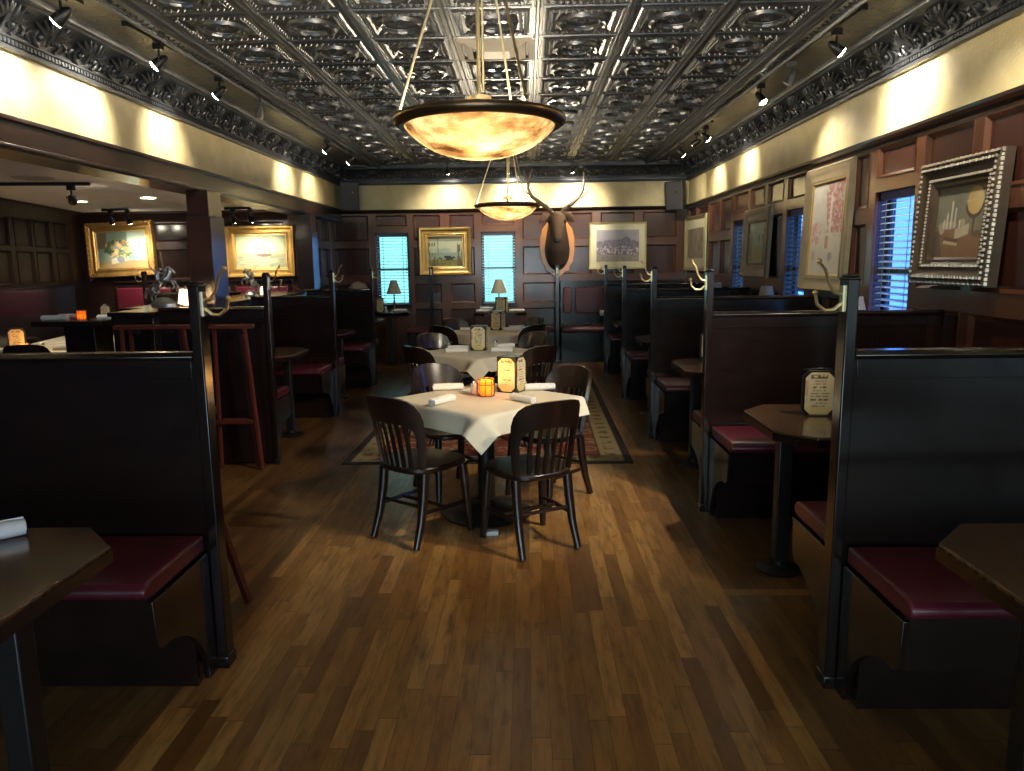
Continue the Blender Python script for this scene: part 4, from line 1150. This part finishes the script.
def p_ship(u, v):
    n = fbm(u*5, v*8, 51)
    if v > .40: c = lerp((.30,.34,.20), (.62,.60,.36), 1-min(1, sqrt(ell(u,v,.58,.62,.42,.5)))+.25*n)
    else: c = lerp((.14,.17,.11), (.36,.36,.22), vn(u*10, v*34, 3))
    if .36 < v < .44: c = lerp((.40,.28,.10), c, n)
    for cx, h in ((.46,.68),(.56,.80),(.66,.66)):
        if abs(u-cx) < (h-v)*.16+.004 and .45 < v < h: c = lerp((.34,.26,.14), (.52,.44,.26), n)
        if abs(u-cx) < .006 and .4 < v < h+.06: c = (.10,.08,.05)
    if ell(u,v,.56,.40,.16,.055) < 1 and v < .43: c = (.10,.07,.05)
    return c
picture('large still life with candles and globe in an ornate dark and silver frame', 'picture', MB_right(4.545, 1.80, .05), .84, .74, .135, p_globe, 110, M['umber'], bead_mat=M['silver_b'],
        beads=[(.013,.016,.024,.055),(.009,.045,.03,.072),(.008,.112,.02,.05)], depth=.075, inner=(M['umber'], .03), prof=[(0,0),(0,.05),(.02,.07),(.035,.06),(.05,.075),(.075,.05),(.10,.04),(.115,.05),(.135,.035),(.135,0)])
picture('tall pale floral picture in a wide silver-gold frame', 'picture', MB_right(6.53, 1.845, .035), .97, 1.06, .13, p_floral, 64, M['champagne'], beads=(.008,.02,.03,.045), inner=(M['gold_in'], .02))
picture('lake landscape with yellow flowers in a dark silvery frame', 'picture', MB_right(8.46, 1.775, .035), .92, .76, .14, p_lake, 50, M['silver'], inner=(M['umber'], .02))
picture('small pale print of trees with a cream mat in the back corner', 'picture', MB_right(11.55, 1.845), 1.4, .82, .05, p_small, 48, M['palegold'], mat_w=.14, depth=.03)
picture('hunting print with cream mat in a thin pale gold frame beside the elk head', 'picture', MB_back(1.475, 1.84), .92, .74, .025, p_hunt, 60, M['palegold'], mat_w=.095, depth=.03)
picture('marsh landscape painting in a deep gold frame between the back windows', 'picture', MB_back(-1.315, 1.785, .03), .85, .77, .13, p_marsh, 56, M['gold'], inner=(M['gold_in'], .02), depth=.07)
picture('bright flower still life in an ornate beaded gold frame, hanging askew in the side room', 'picture', MB_back(-5.69, 1.845, .06, YS-.035) @ Matrix.Rotation(radians(-2.2), 4, 'Y'), .96, .76, .12, p_flowers, 64, M['gold'], beads=[(.015,.016,.036,.066),(.011,.045,.03,.058),(.008,.10,.024,.05)], inner=(M['gold_in'], .018), depth=.07)
picture('glowing ship seascape in a gold frame in the side room beside the column', 'picture', MB_back(-3.72, 1.79, .04, YS-.035), .98, .72, .12, p_ship, 64, M['gold'], inner=(M['gold_in'], .02), depth=.07)

# ------------------------------------------------------------------ elk head
r = thing('elk_mount', 'elk head with tall antlers on an orange oak shield above the banquette', 'animal head', (.50, YB-.03, 2.02), radians(-2.4))
m = MB()
sh = [(0,-.70),(.06,-.66),(.12,-.60),(.20,-.56),(.205,-.50),(.26,-.42),(.285,-.25),(.28,-.05),(.24,.10),(.16,.20),(0,.24)]
pl = sh+[(-a,b) for a,b in sh[-2:0:-1]]
m.prism(pl, -.035, 0, 'y'); m.build('mounting_shield', M['oak'], r, bevel=.012)
m = MB()
def ringat(c, nrm, up, rx, rz, n=18):
    nrm = Vector(nrm).normalized(); up = Vector(up); up = (up-nrm*up.dot(nrm)).normalized(); sd = nrm.cross(up)
    return [tuple(Vector(c)+sd*cos(2*pi*k/n)*rx+up*sin(2*pi*k/n)*rz) for k in range(n)]
R_ = []
for c, nr, up, rx, rz in [((0,-.01,-.26),(0,-1,.3),(0,.2,1),.20,.32), ((0,-.12,-.22),(0,-1,.45),(0,.4,1),.20,.30), ((0,-.22,-.10),(0,-.8,.7),(0,.7,.8),.185,.24), ((0,-.30,.03),(0,-.6,.9),(0,.9,.5),.16,.19),
        ((0,-.36,.15),(0,-.75,.75),(0,.8,.7),.14,.16), ((0,-.44,.215),(0,-1,.0),(0,0,1),.125,.14), ((0,-.53,.18),(0,-1,-.5),(0,-.4,1),.118,.122), ((0,-.62,.09),(0,-.8,-.8),(0,-.7,.8),.092,.095),
        ((0,-.69,.0),(0,-.75,-.85),(0,-.7,.8),.074,.078), ((0,-.745,-.08),(0,-.7,-.85),(0,-.7,.8),.066,.066), ((0,-.775,-.125),(0,-.7,-.85),(0,-.7,.8),.046,.046)]:
    R_.append(ringat(c, nr, up, rx, rz))
m.loft(R_)
for s_ in (-1, 1):    # ears and brow ridges
    m.tube([(s_*.09,-.41,.265),(s_*.14,-.43,.275),(s_*.19,-.46,.26),(s_*.235,-.48,.225),(s_*.275,-.49,.18)], [.035,.062,.078,.058,.008], 12, flat=.4, up=(0,1,.2))
    m.ball((s_*.088,-.50,.21), .035, 8)
o = m.build('elk_head', M['hide'], r, angle=180)
rm = o.modifiers.new('fuse', 'REMESH'); rm.mode = 'VOXEL'; rm.voxel_size = .013; rm.use_smooth_shade = True
for s_ in (-1, 1):
    m = MB(); m.ball((s_*.116,-.55,.185), .032, 10); m.build('eye', M['dark'], r)
m = MB(); m.ball((0,-.79,-.105), .056, 12, sc=(1,.6,.8)); m.build('nose', M['dark'], r)
def antler(s_, pts, tines):
    m = MB(); n = len(pts)
    m.tube(pts, [.040-.026*k/(n-1) for k in range(n)], 9)
    for tn in tines: m.tube(tn, [.017,.014,.009,.003][:len(tn)] if len(tn) == 4 else [.017,.012,.003], 8)
    m.build('antler', M['antler'], r, angle=70)
antler(1, [(.06,-.43,.30),(.12,-.42,.38),(.23,-.40,.46),(.34,-.38,.56),(.40,-.37,.68),(.415,-.36,.80),(.41,-.35,.93)],
       [[(.30,-.385,.52),(.40,-.42,.57),(.47,-.45,.63),(.485,-.46,.71)], [(.10,-.42,.36),(.16,-.52,.38),(.18,-.60,.45)], [(.16,-.41,.41),(.24,-.5,.44),(.28,-.57,.50)]])
antler(-1, [(-.06,-.43,.30),(-.14,-.42,.39),(-.27,-.40,.49),(-.39,-.38,.58),(-.45,-.37,.70),(-.44,-.36,.83),(-.39,-.35,1.0)],
       [[(-.445,-.37,.76),(-.47,-.38,.84),(-.5,-.39,.93),(-.51,-.40,1.0)], [(-.10,-.42,.36),(-.14,-.52,.38),(-.15,-.60,.45)], [(-.40,-.38,.60),(-.47,-.42,.64),(-.49,-.45,.70)]])

# ------------------------------------------------------------------ speakers
def speaker(label, loc, rz, tilt):
    r = thing('wall_speaker', label, 'speaker', loc, rz, 'grey corner speakers'); r.rotation_euler = (tilt, 0, rz)
    m = MB(); m.prism([(-.15,-.10),(.15,-.10),(.10,.12),(-.10,.12)], -.22, .22); m.build('cabinet', M['speaker'], r, bevel=.008)
    m = MB(); m.box(-.14,-.112,-.21,.14,-.10,.21); m.build('grille', M['speaker'], r, bevel=.004)
    m = MB(); m.box(.03,-.1145,.05,.05,-.111,.07); m.build('badge', M['chrome'], r)
    m = MB(); m.box(-.03,.11,-.03,.03,.2,.03); m.build('bracket', M['black'], r)
speaker('grey loudspeaker in the back corner above the side-room opening', (-2.81, 12.08, 2.66), radians(25), radians(3))
speaker('grey loudspeaker hanging tilted in the back corner above the small pale print', (2.37, 12.08, 2.60), radians(-38), radians(8))

# ------------------------------------------------------------------ ceiling air diffuser
vx, vy = TX0+(vent_i+.5)*TS, TY0+(vent_j+.5)*.6
r = thing('air_diffuser', 'pale square air diffuser set among the ceiling tiles behind the front pendant rods', 'vent', (vx, vy, ZC))
m = MB()
for a0, a1, h0, h1 in ((.28,.24,-.012,-.03),(.215,.165,-.02,-.045),(.14,.10,-.028,-.05)):
    for (p, q, r_, s_) in (((-1,-1),(1,-1),(1,-1),(-1,-1)),((1,-1),(1,1),(1,1),(1,-1)),((1,1),(-1,1),(-1,1),(1,1)),((-1,1),(-1,-1),(-1,-1),(-1,1))):
        v4 = [(p[0]*a0,p[1]*a0,h0),(q[0]*a0,q[1]*a0,h0),(r_[0]*a1,r_[1]*a1,h1),(s_[0]*a1,s_[1]*a1,h1)]
        m.add(v4+[(a_,b_,c_+.004) for a_,b_,c_ in v4], [(0,1,2,3),(7,6,5,4),(0,4,5,1),(2,6,7,3)])
m.build('louvres', M['grille'], r, smooth=False)
m = MB(); m.box(-.27,-.27,-.006,.27,.27,-.002); m.build('duct', M['dark'], r)
m = MB(); m.box(-.10,-.10,-.052,.10,.10,-.046); m.build('centre_plate', M['grille'], r)
m = MB(); m.box(-.285,-.285,-.012,-.262,.285,0); m.box(.262,-.285,-.012,.285,.285,0); m.box(-.285,-.285,-.012,.285,-.262,0); m.box(-.285,.262,-.012,.285,.285,0); m.build('frame', M['grille'], r)

# ------------------------------------------------------------------ pendants
def pendant(label, x, y, zr, R0, energy):
    r = thing('bowl_pendant', label, 'pendant lamp', (x, y, ZC), 0, 'alabaster bowl pendants')
    zz = zr-ZC
    m = MB(); prof = [(R0*.90*sin(a)/sin(radians(72)), -.152+ (1-cos(a))/(1-cos(radians(72)))*.15) for a in [radians(72)*k/14 for k in range(15)]]
    prof[0] = (.004, prof[0][1])
    inner = [(q*.975, w+.008) for q, w in prof[::-1]]
    m.lathe([(a, zz+b-.0) for a, b in prof+inner], 48, cap=False); m.build('glass_bowl', M['alabaster'], r, angle=60)
    m = MB(); pr_ = [(R0*.87,zz-.020),(R0*.93,zz-.024),(R0*.985,zz-.010),(R0,zz+.006),(R0*.98,zz+.019),(R0*.93,zz+.023),(R0*.88,zz+.016),(R0*.855,zz+.0)]
    n = 48; rings = [[(a*cos(2*pi*k/n), a*sin(2*pi*k/n), b) for a, b in pr_] for k in range(n)]
    m.loft(rings, closed=True); m.build('rim', M['bronze'], r, angle=60)
    m = MB(); m.lathe([(.008,zz+.1),(.008,-.03),(.05,-.028),(.065,-.005),(.065,0)], 14); m.tube([(.02,0,-.02),(.018,.004,zz+.12)], .005, 6); m.build('centre_rod', M['brass'], r)
    for k in range(3):
        a = radians(-95)+2*pi*k/3+radians(95) + radians(185)
        m = MB(); m.tube([(.03*cos(a),.03*sin(a),-.03),(R0*.93*cos(a),R0*.93*sin(a),zz+.035)], .006, 7); m.ball((R0*.93*cos(a),R0*.93*sin(a),zz+.04), .013, 8); m.build('support_rod', M['brass'], r)
    m = MB(); m.lathe([(.05,zz+.06),(.05,zz+.1),(.012,zz+.11)], 14)
    for k in range(3): a = 2*pi*k/3+.5; m.tube([(.03*cos(a),.03*sin(a),zz+.07),(.13*cos(a),.13*sin(a),zz+.0)], .014, 8)
    m.build('socket_cluster', M['brass'], r)
    for k in range(3):
        a = 2*pi*k/3+.5
        m = MB(); m.ball((.15*cos(a),.15*sin(a),zz-.012), .03, 10); m.build('bulb', M['bulb'], r)
        L = bpy.data.lights.new('pendant lamp', 'POINT'); L.energy = energy; L.color = (1,.83,.58); L.shadow_soft_size = .05
        o = bpy.data.objects.new('pendant_light', L); COL.objects.link(o); o.parent = r; o.location = (.15*cos(a),.15*sin(a),zz-.05)
    return r
pendant('large alabaster bowl pendant with bronze rim hanging closest to the camera', -.19, 3.25, 2.18, .362, 66)
pendant('alabaster bowl pendant hanging farther back, in front of the elk head', -.20, 8.35, 2.205, .365, 70)
pendant('added alabaster bowl pendant behind the camera, unseen, filling the room with light', -.19, -1.6, 2.2, .362, 115)  # third bowl added out of view as fill light

# ------------------------------------------------------------------ track lights
def aim(o, d):
    o.rotation_euler = Vector(d).to_track_quat('-Z', 'Y').to_euler()
def track(label, p0, p1, heads, grp='ceiling track lights', zt=None):
    """heads: (fraction along the rail, aim direction, lit, energy, cone degrees)"""
    p0, p1 = Vector(p0), Vector(p1); c = (p0+p1)/2
    r = thing('track_light', label, 'light', c, 0, grp)
    d = (p1-p0); L = d.length; d.normalize(); w = Vector((-d.y, d.x, 0))
    m = MB(); m.M = Matrix(((d.x,w.x,0,0),(d.y,w.y,0,0),(0,0,1,0),(0,0,0,1)))
    m.box(-L/2,-.017,-.03,L/2,.017,-.002); m.box(-L/2-.004,-.02,-.034,-L/2+.05,.02,-.0); m.build('rail', M['black'], r, bevel=.003)
    for f, ad, lit, en, cone in heads:
        ad = Vector(ad).normalized(); p = p0+(p1-p0)*f-c
        m = MB(); m.M = Matrix.Translation(p)
        m.box(-.03,-.022,-.07,.03,.022,-.03); m.tube([(0,0,-.06),(0,0,-.125)], .009, 8)
        q = Vector((0,0,-.15))
        b = q-ad*.045; e = q+ad*.045
        m.tube([b-ad*.02, b, q, e], [.012,.026,.034,.040], 14)
        sd = ad.cross(Vector((0,0,1))); sd = sd.normalized() if sd.length > .01 else Vector((1,0,0))
        m.tube([(0,0,-.12), q+sd*.045+Vector((0,0,.02)), q+sd*.04], .005, 6); m.tube([(0,0,-.12), q-sd*.045+Vector((0,0,.02)), q-sd*.04], .005, 6)
        h = m.build('spot_head', M['black'] if lit else M['speaker'], r, angle=50)
        m = MB(); m.M = Matrix.Translation(p); e2 = q+ad*.0455
        m.tube([e2, e2+ad*.006, e2+ad*.012], [.036,.033,.016], 14); m.build('lens', M['bulb'] if lit else M['bulb_off'], h, angle=60)
        if lit:
            S = bpy.data.lights.new('track spot', 'SPOT'); S.energy = en; S.color = (1,.89,.70); S.spot_size = radians(cone+12); S.spot_blend = 1.0; S.shadow_soft_size = .03
            o = bpy.data.objects.new('spot_beam', S); COL.objects.link(o); o.parent = h; o.location = p+q+ad*.07; aim(o, ad)
E1 = 27
track('ceiling track over the side opening, closest to the camera, with one very bright head', (-2.64,3.2,ZC), (-2.58,4.6,ZC), [(.3,(-.8,.1,-.6),1,E1,95),(.86,(-.8,.0,-.62),1,E1,85)])
track('ceiling track over the side opening with three heads above the beam wall', (-2.53,4.98,ZC), (-2.44,7.2,ZC), [(.18,(-.75,-.25,-.62),1,E1,85),(.60,(-.8,.1,-.62),1,E1,80),(.97,(-.3,.4,-.8),0,0,0)])
track('short ceiling track over the side opening next to the back corner speaker', (-2.46,8.75,ZC), (-2.36,10.7,ZC), [(.35,(-.8,.1,-.6),1,E1,80),(.86,(-.7,.2,-.6),1,E1,80)])
track('ceiling track along the window wall with one bright head near the frame top', (2.10,4.95,ZC), (2.06,7.3,ZC), [(.17,(.75,.0,-.55),1,E1*1.5,95),(.52,(-.4,.3,-.85),0,0,0),(.83,(.5,-.4,-.9),1,E1*1.1,80)])
track('ceiling track along the window wall next to the tilted corner speaker', (2.07,8.7,ZC), (2.03,10.9,ZC), [(.11,(.75,.1,-.55),1,E1,80),(.3,(-1.55,2.45,-.89),1,E1*7,34),(.68,(.7,.25,-.6),1,E1,75),(.97,(.3,.7,-.6),1,E1*.7,80)])
track('ceiling track parallel to the back wall behind the bowl pendants', (-1.3,11.72,ZC), (.98,11.74,ZC), [(.05,(-.1,.6,-.8),1,E1*1.,100),(.45,(.15,.6,-.65),1,E1*1.4,100),(.88,(.15,.55,-.75),1,E1*1.4,100)])
track('added unseen ceiling track by the window wall, lighting the first table and globe still life', (2.11,1.6,ZC), (2.09,3.9,ZC), [(.3,(-.62,.75,-.62),1,E1*3.6,38),(.55,(-.9,.9,-.9),1,E1*4.5,60),(.6,(.75,.1,-.6),1,E1*1.3,90),(.9,(.5,.9,-1.2),1,E1*1.3,60)])  # track added out of view to brighten the first table and the globe picture
E2 = 45
track('side-room ceiling track with a blue-white head', (-5.1,6.7,LZ), (-3.93,6.85,LZ), [(.86,(-.35,.85,-.35),1,E2,50)], 'side-room track lights')
track('short side-room track lighting the flower painting', (-5.55,9.9,LZ), (-5.2,9.9,LZ), [(.3,(-.05,.62,-.6),1,E2*.7,62),(.95,(.05,.62,-.6),1,E2*.5,62)], 'side-room track lights')
track('short side-room track lighting the ship painting', (-3.95,9.95,LZ), (-3.6,9.95,LZ), [(.3,(-.05,.6,-.6),1,E2*.7,62),(.95,(.0,.6,-.6),1,E2*.5,62)], 'side-room track lights')
# recessed lights and round speaker grille in the side-room ceiling
def recessed(label, x, y, en, rad=.09):
    r = thing('recessed_light', label, 'light', (x, y, LZ), 0, 'recessed lights in the side-room ceiling')
    m = MB(); m.lathe([(rad,0),(rad,-.008),(rad*.85,-.012),(rad*.8,0)], 24, cap=False); m.build('trim_ring', M['white'], r)
    m = MB(); m.lathe([(rad*.8,-.003),(.01,-.003)], 24); m.build('lens', M['bulb'], r)
    S = bpy.data.lights.new('recessed spot', 'SPOT'); S.energy = en; S.color = (1,.85,.62); S.spot_size = radians(110); S.spot_blend = .6; S.shadow_soft_size = .06
    o = bpy.data.objects.new('recessed_beam', S); COL.objects.link(o); o.parent = r; o.location = (0,0,-.03)
recessed('recessed ceiling light behind the column in the side room', -4.16, 8.36, 22)
recessed('recessed ceiling light over the white table in the side room', -5.1, 8.7, 5, .06)
m = MB(); m.lathe([(.16,0),(.16,-.006),(.14,-.01),(.01,-.01)], 28); o = m.build('ceiling_speaker', M['grille']); o.location = (-4.18,6.45,LZ)
tag(o, 'round flush ceiling speaker grille in the side room beside the track', 'speaker')

# ------------------------------------------------------------------ daylight and camera
w = bpy.data.worlds.new('sky'); SC.world = w; w.use_nodes = True; nt = w.node_tree; nt.nodes.clear()
out = nt.nodes.new('ShaderNodeOutputWorld'); bg = nt.nodes.new('ShaderNodeBackground'); tc = nt.nodes.new('ShaderNodeTexCoord'); sp = nt.nodes.new('ShaderNodeSeparateXYZ'); rp = nt.nodes.new('ShaderNodeValToRGB')
nt.links.new(tc.outputs['Generated'], sp.inputs[0]); nt.links.new(sp.outputs[0], rp.inputs[0]); nt.links.new(rp.outputs[0], bg.inputs[0]); nt.links.new(bg.outputs[0], out.inputs[0])
rp.color_ramp.elements[0].position = .15; rp.color_ramp.elements[0].color = (.13,.42,.41,1)
rp.color_ramp.elements[1].position = .42; rp.color_ramp.elements[1].color = (.06,.20,.78,1)
bg.inputs[1].default_value = 1.8

F, P_, YAW, ROLL, H_ = 745., radians(9.4), radians(1.22), radians(.75), 1.6
fw = Vector((0, cos(P_), -sin(P_))); up = Vector((0, sin(P_), cos(P_))); rt = Vector((1,0,0))
Rz = Matrix.Rotation(YAW, 3, 'Z'); fw, up, rt = Rz@fw, Rz@up, Rz@rt
rt2 = rt*cos(ROLL)-up*sin(ROLL); up2 = rt*sin(ROLL)+up*cos(ROLL)
cam = bpy.data.cameras.new('camera'); co = bpy.data.objects.new('camera', cam); COL.objects.link(co)
cam.sensor_fit = 'HORIZONTAL'; cam.sensor_width = 36; cam.lens = F/1024*36; cam.clip_start = .02; cam.clip_end = 100
co.matrix_world = Matrix(((rt2.x,up2.x,-fw.x,0),(rt2.y,up2.y,-fw.y,0),(rt2.z,up2.z,-fw.z,H_),(0,0,0,1)))
SC.camera = co
SC.view_settings.view_transform = 'Standard'; SC.view_settings.look = 'None'; SC.view_settings.gamma = 1; SC.view_settings.use_curve_mapping = False
SC.view_settings.exposure = 1.35
cy = SC.cycles
cy.use_denoising = True; cy.max_bounces = 6; cy.diffuse_bounces = 4; cy.glossy_bounces = 4; cy.transmission_bounces = 4; cy.transparent_max_bounces = 8
cy.sample_clamp_indirect = 6; cy.caustics_reflective = False; cy.caustics_refractive = False
